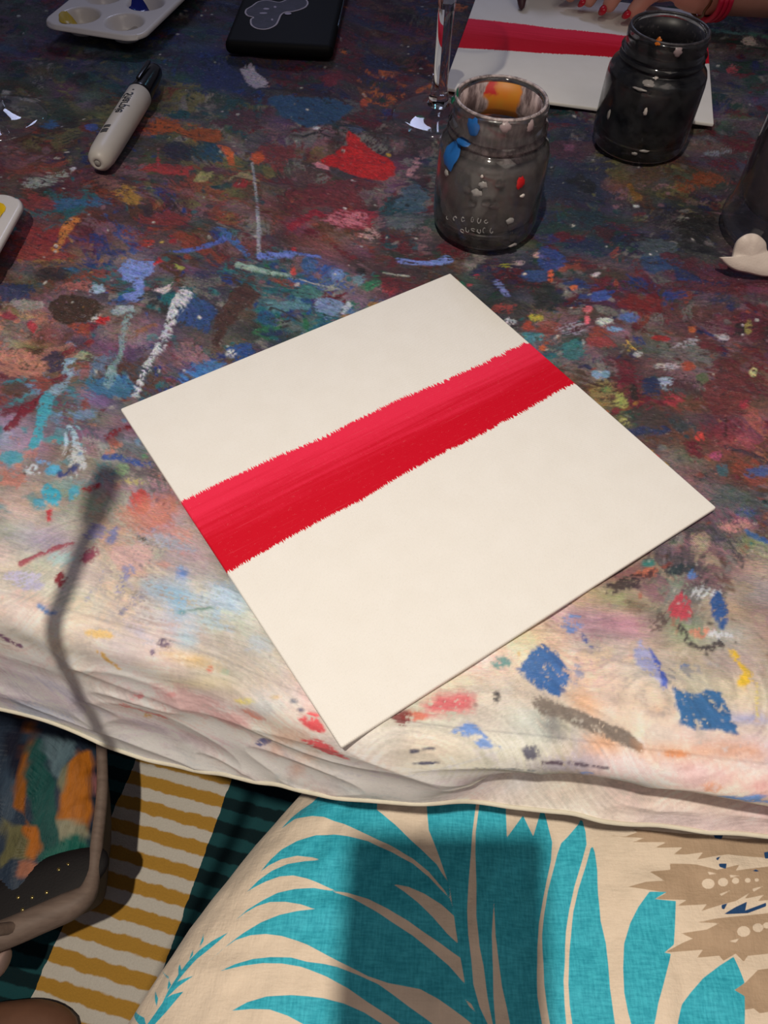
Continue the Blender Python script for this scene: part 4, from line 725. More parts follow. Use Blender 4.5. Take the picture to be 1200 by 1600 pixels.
# ================================================================== BLACK PHONE WITH STICKER
ph = empty('phone', (-.1235, .912, .0005), math.radians(-1.0)); tag(ph, 'black cased phone with a purple cloud-shaped sticker lying on the cloth', 'phone')
case_m = simple('phone_case_black', (7, 7, 9), .65, .2, 80, Specular_IOR_Level=.15); rounded_box('case', (.106, .196, .0135), (0, 0, .00675), .0055, 4, ph, case_m)
rounded_box('side_band', (.0010, .12, .0042), (.0528, .02, .0074), .0004, 2, ph, simple('grey_blue_edge', (86, 104, 120), .25, .1, 40, 0, .6))
def sticker():
    z = [(230, 110), (240, 80), (290, 50), (340, 15), (420, 0), (500, 15), (540, 15), (600, -10), (680, -30), (750, -10), (775, 25), (755, 60), (700, 85), (640, 100), (580, 105), (545, 130), (525, 175), (500, 215), (440, 245), (380, 252), (320, 240), (280, 210), (278, 165), (300, 150), (250, 135)]
    w_ = np.array([pix(340 + x / 5.4545, y / 5.4545, .0142)[:2] for x, y in smooth_path(z + [z[0]], 90)[:-1]]); o0 = np.array(ph.location[:2]); a = -ph.rotation_euler[2]
    R2 = np.array([[math.cos(a), -math.sin(a)], [math.sin(a), math.cos(a)]]); w_ = (w_ - o0) @ R2.T
    nx = np.roll(w_, -1, 0) - np.roll(w_, 1, 0); nx /= np.linalg.norm(nx, axis=1)[:, None]; inn = np.stack([-nx[:, 1], nx[:, 0]], 1)
    area = .5 * np.sum(w_[:, 0] * np.roll(w_[:, 1], -1) - np.roll(w_[:, 0], -1) * w_[:, 1]); inn = inn if area > 0 else -inn; ins = w_ + inn * .0017
    s = prism('sticker_border', w_, .0134, .01385, ph, simple('sticker_white', (168, 160, 172), .5)); prism('sticker_print', ins, .0137, .01402, s, murk('sticker_purple', (24, 20, 38), (42, 36, 58), (66, 60, 82), 110))
    for (x, y, rx, ry) in [(415, 78, 26, 7), (490, 62, 12, 8), (390, 115, 34, 6), (465, 170, 10, 8), (600, 118, 30, 10)]:
        e = [pix(340 + (x + rx * math.cos(k / 12 * 6.283)) / 5.4545, (y + ry * math.sin(k / 12 * 6.283)) / 5.4545, .0142)[:2] for k in range(12)]; e = (np.array(e) - o0) @ R2.T
        prism('sticker_fleck', e, .01395, .01412, s, simple('sticker_lilac', (158, 150, 172), .5))  # pale lilac flecks printed on the sticker
sticker()

# ================================================================== PAINT PALETTES
pal_m = simple('palette_white', (214, 210, 208), .3, .03, 50)
def palette(label, loc, rz, W, Ln, nx, ny, paints, grp='white paint palettes'):
    g = empty('paint_palette', loc, rz); tag(g, label, 'palette', grp); N1, N2 = 92, int(92 * Ln / W); TOP = .0165
    u = np.linspace(-1, 1, N1); v = np.linspace(-1, 1, N2); Ug, Vg = np.meshgrid(u, v)
    def rr(hw, hl, rad, U, Vv):                                             # square grid -> rounded rectangle
        x, y = U * hw, Vv * hl; cx, cy = np.clip(x, -hw + rad, hw - rad), np.clip(y, -hl + rad, hl - rad); dx, dy = x - cx, y - cy
        m_ = np.maximum(abs(dx), abs(dy)); h_ = np.hypot(dx, dy); k = np.where(h_ > 1e-9, m_ / np.maximum(h_, 1e-9), 1); return cx + dx * k, cy + dy * k
    X, Y = rr(W / 2, Ln / 2, .019, Ug, Vg); Z = np.full(X.shape, TOP); wells = []
    for i in range(nx):
        for j in range(ny):
            cx = (i - (nx - 1) / 2) * (W - .014) / nx; cy = (j - (ny - 1) / 2) * (Ln - .012) / ny; rx, ry = (W - .014) / nx * .43, (Ln - .012) / ny * .43; wells.append((cx, cy, rx, ry))
            d = np.hypot((X - cx) / rx, (Y - cy) / ry); Z -= .0135 * (1 - smst(d, .55, 1.0))
    edge = np.maximum(abs(Ug), abs(Vg)); Z -= .0035 * smst(edge, .965, 1.0)
    o = grid_mesh('tray', np.stack([X, Y, Z], -1), g, pal_m); md = o.modifiers.new('t', 'SOLIDIFY'); md.thickness = .0016; md.offset = -1
    for k, (w_, col, sx, sy, sc) in enumerate(paints):
        cx, cy, rx, ry = wells[w_]; n = 26; rg = np.random.default_rng(k + 3); V = []; zc_ = .0048
        for l, (s, hz) in enumerate(((1, 0), (.86, .0016), (.45, .0026), (.02, .0028))):
            for i in range(n):
                a = 2 * math.pi * i / n; s_ = s * (1 + .14 * math.sin(3 * a + k)); x = cx + rx * (sx + sc * s_ * math.cos(a)); y = cy + ry * (sy + sc * s_ * math.sin(a)); d = math.hypot((x - cx) / rx, (y - cy) / ry)
                V.append((x, y, TOP - .0135 * (1 - float(smst(np.array(d), .55, 1.0))) + .0004 + hz))
        f = [(l * n + i, l * n + (i + 1) % n, (l + 1) * n + (i + 1) % n, (l + 1) * n + i) for l in range(3) for i in range(n)] + [tuple(range(3 * n, 4 * n))]
        q = pydata('paint_puddle', V, f, g, col); fix(q)
    return g
yel = simple('yellow_paint', (232, 190, 12), .3, .1, 120, .2); yel2 = simple('dirty_yellow', (186, 158, 40), .35, .15, 120); ublue = simple('ultramarine_paint', (12, 30, 120), .15, .15, 90); film = simple('clear_paint_film', (176, 170, 166), .15, .06, 120)
c0 = pix(197, 50, .0165); a0 = math.radians(-12.5); px_l, py_l = .108, .205
palette('white plastic paint palette with yellow and ultramarine wells beside the phone', (c0[0] - .0545 * math.cos(a0) + .022 - .0975 * -math.sin(a0) * -1 - .004, c0[1] + .098, .0), a0, px_l, py_l, 2, 4,
        [(0, yel2, -.30, -.30, .72), (5, ublue, -.30, .05, .62), (0, film, .25, .1, .42), (4, film, .1, 0, .62)])
e2 = pix(31, 328, .0165)
palette('white plastic paint palette with bright yellow paint at the left edge of the photo', (e2[0] - .054, e2[1] + .022 - .1025, .0), 0.0, .108, .205, 2, 4, [(7, yel, .1, .05, .86), (3, ublue, 0, 0, .5), (5, pm['red'], 0, 0, .5)])

# ================================================================== PEOPLE
skin_m = NT('skin_warm'); _n = skin_m.noise(skin_m.obj(), 60, 3)
skin_m.set(Base_Color=skin_m.mix(_n, lin4((196, 138, 118)), lin4((214, 158, 138))), Roughness=.5, Subsurface_Weight=.15, Subsurface_Radius=(.01, .004, .002)); skin_m = skin_m.m
class Skel:
    def __init__(s): s.v = []; s.e = []; s.r = []
    def add(s, p, r, parent=None):
        s.v.append(tuple(map(float, p))); s.r.append(r if hasattr(r, '__len__') else (r, r))
        if parent is not None: s.e.append((parent, len(s.v) - 1))
        return len(s.v) - 1
    def chain(s, pts, parent):
        for p, r in pts: parent = s.add(p, r, parent)
        return parent
    def build(s, name, parent, mat, lev=2):
        me = bpy.data.meshes.new(name); me.from_pydata(s.v, s.e, []); o = link(name, me, parent, mat, False)
        m = o.modifiers.new('skin', 'SKIN'); m.use_smooth_shade = True
        for i, sv in enumerate(me.skin_vertices[0].data): sv.radius = s.r[i]; sv.use_root = (i == 0)
        sb = o.modifiers.new('sub', 'SUBSURF'); sb.levels = lev; sb.render_levels = lev; return o
def hand(sk, wrist_i, W, knuckles, fingers, thumb, palm_r=.013):
    """knuckles: 4 points; fingers: 4 lists of points; thumb list. Rooted in the palm."""
    c = (np.array(W) * .45 + np.mean(knuckles, 0) * .55); ci = sk.add(c, (.017, .014), wrist_i)
    for k, f in zip(knuckles, fingers): sk.chain([(k, .0098), *[(p, r) for p, r in zip(f, (.0092, .0086, .0078))]], ci)
    sk.chain([(p, r) for p, r in zip(thumb, (.0118, .0105, .0088, .0072))], wrist_i)
nail_red = simple('red_nail_varnish', (190, 30, 48), .2, .08, 80)
def nail(parent, p, d, up, w_=.0050, l_=.0052):
    d = np.array(d, float); d /= np.linalg.norm(d); up = np.array(up, float); up -= d * (up @ d); up /= np.linalg.norm(up); s = np.cross(d, up); V = [np.array(p) + up * .0020]; n = 14
    for k in range(n): a = 2 * math.pi * k / n; u, v = math.cos(a), math.sin(a); V.append(np.array(p) + d * l_ * u + s * w_ * v - up * .0012 * (v * v))
    o = pydata('nail', V, [(0, 1 + k, 1 + (k + 1) % n) for k in range(n)], parent, nail_red); fix(o); o.modifiers.new('t', 'SOLIDIFY').thickness = .0008
    o['label'] = 'red varnished fingernail'; return o
def torso_head(sk, pelvis, chest, neck, head):
    p = sk.add(pelvis, (.15, .11)); mid = sk.add((np.array(pelvis) + chest) / 2, (.13, .10), p); c = sk.add(chest, (.145, .10), mid); n = sk.add(neck, (.048, .048), c); h0 = sk.add(np.array(head) - (0, 0, .05), (.062, .072), n); sk.add(head, (.074, .088), h0); sk.add(np.array(head) + (0, 0, .07), (.055, .066), len(sk.v) - 1)
    return p, c
# --- the painter across the table: left hand on the second canvas, right hand with a brush
P2 = empty('person', (.46, 1.42, FLOOR_Z)); tag(P2, 'person across the table with red nails and a red wristband, hand on canvas', 'person')
sk = Skel(); off = np.array([.46, 1.42, FLOOR_Z])
pel, ch = torso_head(sk, np.array([0, 0, .52]), np.array([0, -.06, .93]), (0, -.07, 1.10), (0, -.10, 1.22))
def W_(p): return np.array(p, float) - off
wr = W_((.292, .925, .042)); e_ = W_((.53, .955, .05)); s_ = np.array([.19, -.06, 1.0])
def arm(sk, ch, s, e, w): a = sk.add(s, .052, ch); a = sk.add((np.array(s) + e) / 2, .046, a); a = sk.add(e, .041, a); a = sk.add(np.array(e) * .5 + np.array(w) * .5, .036, a); a = sk.add(np.array(e) * .18 + np.array(w) * .82, .0285, a); return sk.add(w, (.026, .021), a)
wi = arm(sk, ch, s_, e_, wr)
kn = [W_(p) for p in [(.226, .976, .044), (.234, .955, .048), (.242, .936, .046), (.252, .920, .038)]]
fg = [[W_((.200, .972, .040)), W_((.180, .962, .026)), W_((.168, .954, .013))], [W_((.212, .955, .042)), W_((.196, .947, .027)), W_((.187, .941, .013))],
      [W_((.226, .938, .040)), W_((.213, .931, .026)), W_((.207, .926, .013))], [W_((.244, .922, .031)), W_((.237, .919, .021)), W_((.230, .916, .013))]]
th = [W_((.282, .950, .030)), W_((.268, .968, .020)), W_((.256, .985, .014)), W_((.245, .998, .012))]
hand(sk, wi, wr, kn, fg, th)
# right arm
w2 = W_((.20, 1.085, .075)); e2_ = W_((.22, 1.30, .03)); wi2 = arm(sk, ch, np.array([-.19, -.06, 1.0]), e2_, w2)
kn2 = [W_(p) for p in [(.135, 1.045, .082), (.145, 1.025, .072), (.157, 1.012, .058), (.172, 1.006, .042)]]
fg2 = [[W_((.122, 1.022, .088)), W_((.117, 1.004, .070)), W_((.122, .996, .052))], [W_((.127, 1.004, .074)), W_((.125, .993, .055)), W_((.131, .995, .042))],
       [W_((.142, .992, .056)), W_((.141, .990, .040)), W_((.150, 1.000, .032))], [W_((.160, .990, .040)), W_((.160, .994, .026)), W_((.168, 1.004, .024))]]
th2 = [W_((.165, 1.065, .060)), W_((.140, 1.040, .052)), W_((.125, 1.015, .050)), W_((.118, 1.000, .048))]
hand(sk, wi2, w2, kn2, fg2, th2)
leg_a = sk.add((-.10, -.12, .50), .085, pel); leg_a = sk.chain([((-.11, -.42, .51), .062), ((-.11, -.44, .10), .042), ((-.11, -.52, .05), .032)], leg_a)
leg_b = sk.add((.10, -.12, .50), .085, pel); leg_b = sk.chain([((.11, -.42, .51), .062), ((.11, -.44, .10), .042), ((.11, -.52, .05), .032)], leg_b)
sk.build('body', P2, skin_m)
for f, up in zip(fg, ((0, .1, 1), (-.2, 0, 1), (-.3, -.2, 1), (-.5, -.4, 1))):
    d = f[2] - f[1]; d /= np.linalg.norm(d); upv = np.array(up, float); upv -= d * (upv @ d); upv /= np.linalg.norm(upv); nail(P2, f[2] - d * .0005 + upv * .0066, d, upv)
def ring(name, c, axis, R, r, parent, mat, twist=0):
    axis = np.array(axis, float); axis /= np.linalg.norm(axis); a = np.cross(axis, (0, 0, 1)); a /= np.linalg.norm(a); b = np.cross(axis, a)
    pts = [np.array(c) + R * (math.cos(t) * a + math.sin(t) * b) + axis * .0012 * math.sin(twist * t) for t in np.linspace(0, 2 * math.pi, 49)]; return tube(name, pts, r, parent, mat, 8)
fa = (e_ - wr) / np.linalg.norm(e_ - wr); band = simple('red_wristband', (196, 22, 62), .5, .12, 200)
for k in range(3): ring('wristband', wr + fa * (.018 + .0052 * k), fa, .0300, .0028, P2, band, 3)
ring('bracelet', wr + fa * .008, fa, .0275, .0015, P2, simple('brass_bracelet', (110, 84, 56), .35, .2, 100, 0, .7), 9)
shirt = simple('dark_shirt', (30, 30, 40), .85, .2, 60)
def garment(name, rows, parent, mat, n=36):
    P = np.zeros((len(rows), n, 3)); a = np.linspace(0, 2 * math.pi, n, endpoint=False)
    for i, (c, rx, ry) in enumerate(rows): P[i, :, 0] = c[0] + rx * np.cos(a); P[i, :, 1] = c[1] + ry * np.sin(a); P[i, :, 2] = c[2]
    o = grid_mesh(name, P, parent, mat, wrap=True); m = o.modifiers.new('t', 'SOLIDIFY'); m.thickness = .004; return o
garment('shirt', [((0, 0, .42), .20, .17), ((0, -.01, .6), .175, .14), ((0, -.03, .78), .17, .135), ((0, -.06, .93), .195, .14), ((0, -.07, 1.02), .17, .115), ((0, -.07, 1.07), .075, .075)], P2, shirt)
def hair(parent, head, mat, back):
    head = np.array(head); rows = []
    P = np.zeros((16, 28, 3)); a = np.linspace(0, 2 * math.pi, 28, endpoint=False)
    for i, u in enumerate(np.linspace(0, 1, 16)):
        th_ = u * 1.9; r = math.sin(min(th_, 1.6)) * .098; z = .125 * math.cos(th_) if th_ < 1.57 else -.10 * (th_ - 1.57) / .33 - .0
        face = np.clip(1 - .55 * u * np.clip(np.cos(a - back - math.pi), 0, 1), .1, 1); P[i, :, 0] = head[0] + r * face * np.cos(a); P[i, :, 1] = head[1] + r * 1.12 * face * np.sin(a); P[i, :, 2] = head[2] + .035 + z
    o = grid_mesh('hair', P, parent, mat, wrap=True); o.modifiers.new('t', 'SOLIDIFY').thickness = .008
hair_m = simple('dark_hair', (42, 30, 26), .5, .3, 120); hair(P2, (0, -.10, 1.22), hair_m, math.pi / 2)
# brush in the painter's right hand
bt = pix(815, 16, .006); bdir = np.array([.118, 1.000, .050]) - bt; bdir /= np.linalg.norm(bdir)
br = empty('paintbrush', bt); tag(br, 'paintbrush touching the second canvas at the top of the photo', 'brush')
def along(prof, name, mat):
    o = lathe(name, prof, br, mat, 20); q = Vector(bdir).to_track_quat('Z', 'Y').to_matrix().to_4x4(); o.data.transform(q); return o
along([(0, 0), (.0030, .003), (.0052, .012), (.0042, .022), (0, .0225)], 'bristles', simple('wet_bristles', (70, 40, 46), .5, .3, 300))
along([(.0043, .021), (.0045, .024), (.0042, .045), (0, .046)], 'ferrule', simple('brass_ferrule', (150, 140, 125), .3, .1, 60, 0, .9))
along([(.0040, .044), (.0055, .065), (.0045, .10), (.0030, .17), (.0018, .19), (0, .191)], 'handle', simple('brush_handle', (120, 30, 30), .3))

# --- the photographer: seated, printed dress over the lap, phone in both hands (behind the camera)
P1 = empty('person', (.07, -.30, FLOOR_Z)); tag(P1, 'seated person in a cream dress with turquoise palm leaves, only the lap in view', 'person')
off1 = np.array([.07, -.30, FLOOR_Z])
def V1(p): return np.array(p, float) - off1
UPV = -ROT[:, 1]; FWD = ROT[:, 2]; RGT = ROT[:, 0]
phc = CAM - .0075 * FWD - RGT * .024 - UPV * .060                                 # centre of the phone that takes the picture
sk = Skel(); pel, ch = torso_head(sk, np.array([0, -.03, .56]), np.array([-.02, -.10, .99]), (-.02, -.08, 1.14), (-.02, -.06, 1.25))
for sx, kx in ((-1, -.045), (1, .30)):
    a = sk.add((sx * .10, .06, .515), .080, pel); sk.chain([((kx * .5 + sx * .04, .30, .525), .064), ((kx - .01, .60, .525), .052), ((kx, .64, .30), .046), ((kx, .62, .09), .034), ((kx, .70, .045), .030)], a)
for sx in (1,):
    g = phc + RGT * .047 - UPV * .052 - FWD * .002; wv = V1(g + RGT * .035 - UPV * .075 - FWD * .03)
    wi = arm(sk, ch, np.array([sx * .185 - .02, -.10, 1.04]), np.array([.27, .02, .80]), wv)
    base = V1(phc) + RGT * .052; kn = [base + FWD * .012 - UPV * (.030 + .019 * k) + RGT * .004 for k in range(4)]
    fg = [[k + FWD * .012 - RGT * .016, k + FWD * .0145 - RGT * .040, k + FWD * .0135 - RGT * .058] for k in kn]
    th = [wv + UPV * .03, base - UPV * .050 - FWD * .014, base - UPV * .025 - FWD * .019 - RGT * .012, base - UPV * .012 - FWD * .017 - RGT * .022]
    hand(sk, wi, wv, kn, fg, th)
wl = V1((-.14, -.10, -.115)); arm(sk, ch, np.array([-.205, -.10, 1.04]), np.array([-.30, -.06, .76]), wl)
sk.build('body', P1, skin_m); hair(P1, (-.02, -.06, 1.25), hair_m, -math.pi / 2)
tp = empty('phone', phc); tag(tp, 'phone held over the lap, its shadow falls on the dress', 'phone')
tp.rotation_euler = Matrix(((RGT[0], UPV[0], -FWD[0]), (RGT[1], UPV[1], -FWD[1]), (RGT[2], UPV[2], -FWD[2]))).to_euler()
rounded_box('case', (.080, .160, .0095), (0, 0, 0), .0044, 4, tp, case_m)
rounded_box('screen', (.074, .153, .0006), (0, 0, .0049), .0002, 1, tp, simple('dark_screen', (8, 9, 11), .08))

# dress: a tube over the thighs, printed on its own fabric coordinates
DY = np.concatenate([np.linspace(-.36, -.03, 24)[:-1], np.linspace(-.03, .20, 290)[:-1], np.linspace(.20, .38, 24)])
def dress_section(y):
    left = np.interp(y, [-.36, -.20, -.05, .029, .079, .131, .167, .25, .38], [-.16, -.185, -.172, -.137, -.111, -.077, -.049, -.018, -.005])
    right = np.interp(y, [-.36, -.2, 0, .15, .25, .38], [.30, .315, .32, .315, .32, .33]); top_ = np.interp(y, [-.36, -.2, -.05, .03, .12, .2, .38], [-.10, -.122, -.136, -.141, -.147, -.152, -.160]); bot = np.interp(y, [-.36, .1, .38], [-.30, -.29, -.30])
    return left, right, top_, bot
_dense = np.linspace(1.62 * math.pi, -.38 * math.pi, 5000); NTOP, NBOT = 780, 60
DP = np.zeros((len(DY), NTOP + NBOT, 3)); DU = np.zeros(DP.shape[:2]); _ph = None
for i, y in enumerate(DY):
    l, r, tz, bz = dress_section(y); c, wd, hz = (l + r) / 2, (r - l) / 2, (tz - bz) / 2; e = 2 / 3.4; cs, sn = np.cos(_dense), np.sin(_dense)
    x = np.sign(cs) * abs(cs) ** e * wd + c; z = np.sign(sn) * abs(sn) ** (2 / 2.5) * hz + (tz + bz) / 2
    x, z = np.append(x, x[0]), np.append(z, z[0])
    u = np.concatenate([[0], np.cumsum(np.hypot(np.diff(x), np.diff(z)))]); snn = np.append(sn, sn[0]); tp_ = np.where(snn > -.25)[0]; ua, ub = u[tp_[0]], u[tp_[-1]]
    us = np.concatenate([np.linspace(ua, ub, NTOP, endpoint=False), np.linspace(ub, ua + u[-1], NBOT, endpoint=False)]); um = np.mod(us, u[-1])
    DP[i] = np.stack([np.interp(um, u, x), np.full(um.shape, y), np.interp(um, u, z)], -1); m_ = snn > .3; DU[i] = us - np.interp(.08, x[m_], u[m_])
    DP[i, :, 2] -= .010 * np.exp(-((DP[i, :, 0] - c) / .035) ** 2) * (np.arange(NTOP + NBOT) < NTOP)
TOPM = np.arange(NTOP + NBOT) < NTOP
_wn = vnoise(*DU.shape, (14, 40)) + .6 * vnoise(*DU.shape, (40, 14)) - .8; DP[..., 2] += .0028 * _wn * TOPM[None]
_vis = TOPM; _dpx, _dpy = project(DP[:, _vis]); _du = DU[:, _vis].ravel(); _dv = np.repeat(DY[:, None], _vis.sum(), 1).ravel(); _dz = DP[:, _vis][..., 2].ravel(); _dpx, _dpy = _dpx.ravel(), _dpy.ravel()
def dressuv(p):
    d = (_dpx - p[0]) ** 2 + (_dpy - p[1]) ** 2 + np.where(_dz < -.212, 400., 0); k = np.argpartition(d, 4)[:4]; wt = 1 / (d[k] + .3); return np.array([(_du[k] * wt).sum(), (_dv[k] * wt).sum()]) / wt.sum()
def A_(z): return [(200 + .3 * x, 1230 + .3 * y) for x, y in z]
def B_(z): return [(480 + .31667 * x, 1240 + .31667 * y) for x, y in z]
def C_(z): return [(820 + .31667 * x, 1240 + .31667 * y) for x, y in z]
s1u = [(80, 115), (180, 150), (280, 195), (400, 250), (520, 320), (600, 385), (680, 480), (705, 520)]; s1l = [(200, 210), (300, 235), (420, 290), (520, 345), (600, 410), (660, 475), (705, 520)]
s3u = [(130, 480), (200, 490), (300, 520), (400, 570), (500, 630), (600, 700), (700, 770), (770, 820), (800, 965)]; s3l = [(130, 486), (220, 515), (320, 570), (420, 635), (520, 700), (620, 780), (700, 850), (760, 920), (800, 965)]
s5u = [(0, 745), (100, 800), (200, 850), (300, 900), (400, 935), (480, 950), (560, 965), (640, 1010), (720, 1065), (780, 1110), (830, 1150), (870, 1200)]; s5l = [(0, 830), (80, 840), (150, 855), (250, 895), (350, 940), (420, 990), (500, 1050), (570, 1100), (620, 1137), (680, 1190)]
s6u = [(0, 865), (100, 905), (200, 960), (300, 1030), (400, 1095), (460, 1137), (520, 1190)]; s6l = [(0, 1000), (80, 1010), (180, 1035), (280, 1080), (370, 1137), (430, 1190)]
TURQ = [A_([(800, 215), (850, 160), (900, 120), (960, 80), (1000, 40), (1200, 30)]) + B_([(345, 40), (345, 80), (430, 150), (540, 255), (640, 350), (700, 445), (705, 520)] + s1u[::-1]) + A_([(960, 150), (870, 165), (800, 215)]),
 A_([(690, 440), (740, 380), (800, 325), (880, 280), (980, 250), (1070, 247)]) + B_(s1l + [(740, 640), (640, 600), (500, 520), (300, 450), (100, 420)]) + A_([(1010, 380), (960, 365), (880, 357), (800, 375), (730, 410)]),
 A_([(620, 545), (680, 485), (750, 435), (830, 400), (920, 385), (1010, 378), (1080, 360)]) + B_([(200, 400), (500, 480), (745, 640), (800, 965)] + s3u[::-1]) + A_([(1080, 538), (1000, 502), (930, 475), (860, 460), (790, 465), (720, 490), (660, 520)]),
 A_([(555, 695), (620, 640), (700, 590), (780, 550), (870, 530), (970, 525), (1070, 540)]) + B_(s3l + [(500, 900), (200, 740)]) + A_([(1000, 640), (975, 635), (900, 610), (820, 597), (740, 598), (670, 620), (610, 655)]),
 A_([(430, 900), (520, 820), (600, 760), (690, 705), (790, 665), (880, 645), (975, 634), (1060, 600)]) + B_(s3l + [(835, 1085), (900, 1250)] + s5u[::-1]) + A_([(880, 800), (800, 775), (720, 765), (640, 770), (560, 797), (490, 845)]),
 A_([(475, 960), (560, 920), (650, 895), (740, 885), (850, 888)]) + B_([(0, 830)] + s5l[1:] + s6u[::-1]) + A_([(900, 935), (800, 918), (700, 917), (600, 930)]),
 A_([(540, 1165), (620, 1120), (720, 1090), (850, 1083)]) + B_(s6l + [(300, 1250), (120, 1200)]) + A_([(910, 1233), (830, 1190), (740, 1158), (640, 1155)]),
 B_([(588, 40), (980, 40), (985, 218), (1065, 108), (1115, 212), (1160, 60)]) + C_([(60, 60), (95, 90), (105, 120), (120, 180), (135, 240), (130, 330), (110, 420), (90, 520), (70, 640), (62, 760), (60, 880), (62, 1000), (85, 1137), (100, 1220)]) + B_([(870, 1230), (820, 1137), (790, 1000), (745, 740), (700, 445), (640, 280), (600, 180)]),
 C_([(180, 245), (210, 215), (265, 150), (275, 128), (285, 135), (300, 190), (305, 250), (280, 340), (245, 460), (220, 570), (203, 680), (198, 800), (192, 920), (195, 1030), (205, 1137), (220, 1220), (140, 1220), (125, 1137), (110, 1060), (95, 940), (90, 820), (85, 700), (95, 600), (115, 480), (140, 380), (160, 300)]),
 C_([(335, 262), (345, 290), (358, 380), (362, 500), (375, 630), (400, 740), (412, 850), (420, 960), (435, 1060), (445, 1137), (455, 1220), (250, 1220), (235, 1137), (220, 1040), (215, 940), (218, 820), (228, 700), (240, 580), (265, 470), (300, 360), (325, 270)]),
 C_([(615, 485), (560, 560), (520, 640), (490, 740), (485, 860), (490, 980), (510, 1080), (525, 1137), (545, 1220), (630, 1220), (640, 1137), (660, 1030), (690, 920), (715, 820), (720, 790), (690, 785), (735, 745), (742, 650), (745, 530), (640, 520), (700, 485)]),
 C_([(1030, 805), (960, 850), (880, 910), (820, 980), (775, 1040), (755, 1137), (750, 1220), (1090, 1220), (1085, 1137), (1085, 1000), (1035, 970), (1085, 935), (1060, 870)]),
 A_([(525, 755), (440, 800), (370, 850), (310, 910), (260, 980), (210, 1060), (180, 1120), (95, 1240), (80, 1290), (120, 1290), (140, 1233), (200, 1170), (290, 1065), (230, 1080), (200, 1100), (260, 1040), (345, 980), (290, 1000), (255, 1015), (300, 960), (360, 895), (420, 845), (480, 795)]),
 A_([(190, 945), (212, 985), (224, 1030), (205, 1060), (212, 1000)]), A_([(143, 1050), (157, 1100), (150, 1150), (140, 1100)]), A_([(60, 1150), (85, 1200), (95, 1240), (65, 1240)]), A_([(270, 915), (278, 950), (262, 990), (263, 940)]), A_([(340, 840), (338, 875), (315, 905), (328, 870)]), A_([(395, 755), (393, 800), (370, 840), (383, 795)])]
CREAM = [B_([(835, 40), (852, 40), (832, 190), (830, 300), (835, 450), (835, 600), (850, 750), (870, 850), (890, 1000), (915, 1137), (925, 1220), (910, 1220), (890, 1137), (850, 1050), (820, 940), (810, 820), (795, 700), (790, 580), (795, 450), (805, 330), (815, 190)]),
 B_([(922, 520), (925, 600), (930, 700), (945, 830), (960, 950), (985, 1060), (1000, 1137), (1015, 1220), (935, 1220), (930, 1137), (920, 1000), (915, 850), (910, 700)]), B_([(775, 1010), (810, 1040), (835, 1085), (800, 1050)]),
 B_([(420, 445), (500, 460), (580, 495), (660, 545), (725, 605), (735, 680), (745, 740), (690, 690), (620, 610), (550, 540), (480, 485)])]
TAN = [C_([(400, 205), (500, 210), (560, 190), (520, 176), (600, 180), (700, 190), (850, 200), (1000, 220), (1300, 230), (1300, 330), (1100, 310), (1000, 300), (930, 310), (850, 325), (880, 290), (800, 300), (735, 300), (780, 265), (640, 268), (700, 240), (530, 240), (590, 220), (480, 215)]),
 C_([(510, 460), (600, 435), (690, 430), (615, 385), (720, 375), (715, 345), (850, 350), (950, 375), (1060, 350), (1040, 380), (1200, 360), (1300, 370), (1300, 520), (1150, 530), (1180, 500), (1080, 520), (980, 545), (870, 580), (900, 545), (750, 555), (800, 525), (640, 520), (700, 490), (610, 475)]),
 C_([(850, 635), (950, 615), (1100, 600), (1300, 580), (1300, 820), (1200, 790), (1100, 800), (1080, 830), (1040, 790), (980, 825), (960, 800), (850, 810), (880, 770), (690, 785), (780, 735), (830, 715), (770, 690), (900, 670), (960, 640)]),
 C_([(1035, 965), (1090, 930), (1150, 870), (1300, 850), (1300, 1060), (1160, 1085), (1130, 1060), (1000, 1080), (1080, 1020)]), B_([(600, 60), (650, 60), (652, 90), (645, 130), (670, 200), (682, 240), (650, 200), (625, 130)])]
def circ(x, y, r, sx=1.25): return C_([(x + r * sx * math.cos(k / 10 * 6.283), y + r * math.sin(k / 10 * 6.283)) for k in range(10)])
TANHOLE = [circ(905, 445, 26), circ(978, 437, 21), circ(1040, 430, 15), circ(1100, 428, 12), circ(1145, 426, 9), circ(1080, 680, 27), circ(1150, 662, 22), circ(1195, 650, 16),
 C_([(1040, 530), (1110, 490), (1060, 545)]), C_([(960, 495), (1020, 475), (970, 505)]), C_([(1120, 470), (1180, 455), (1130, 485)]), C_([(900, 385), (960, 395), (910, 400)]), C_([(1000, 730), (1060, 715), (1040, 735)]), C_([(1010, 400), (1060, 405), (1015, 415)])]
NAVY = [C_([(940, 320), (968, 308), (952, 330)]), C_([(955, 345), (996, 345), (992, 372), (962, 362)]), C_([(1118, 382), (1140, 374), (1162, 386)]), C_([(970, 550), (1000, 540), (985, 572), (972, 568)]), C_([(980, 596), (1040, 560), (1097, 533), (1088, 576), (1190, 538), (1192, 556), (1100, 590)]), C_([(930, 205), (980, 200), (970, 225), (940, 220)]), C_([(1180, 290), (1230, 280), (1230, 320), (1185, 320)])]
Ug = DU.ravel(); Vg_ = np.repeat(DY[:, None], DU.shape[1], 1).ravel()
def field(polys, far=.01):
    out = np.full(Ug.shape, far)
    for p in polys:
        q = np.array([dressuv(c) for c in p]); b = (Ug > q[:, 0].min() - .006) & (Ug < q[:, 0].max() + .006) & (Vg_ > q[:, 1].min() - .006) & (Vg_ < q[:, 1].max() + .006) & np.tile(TOPM, len(DY))
        if b.any(): out[b] = np.minimum(out[b], sdf_poly(Ug[b], Vg_[b], q))
    return out
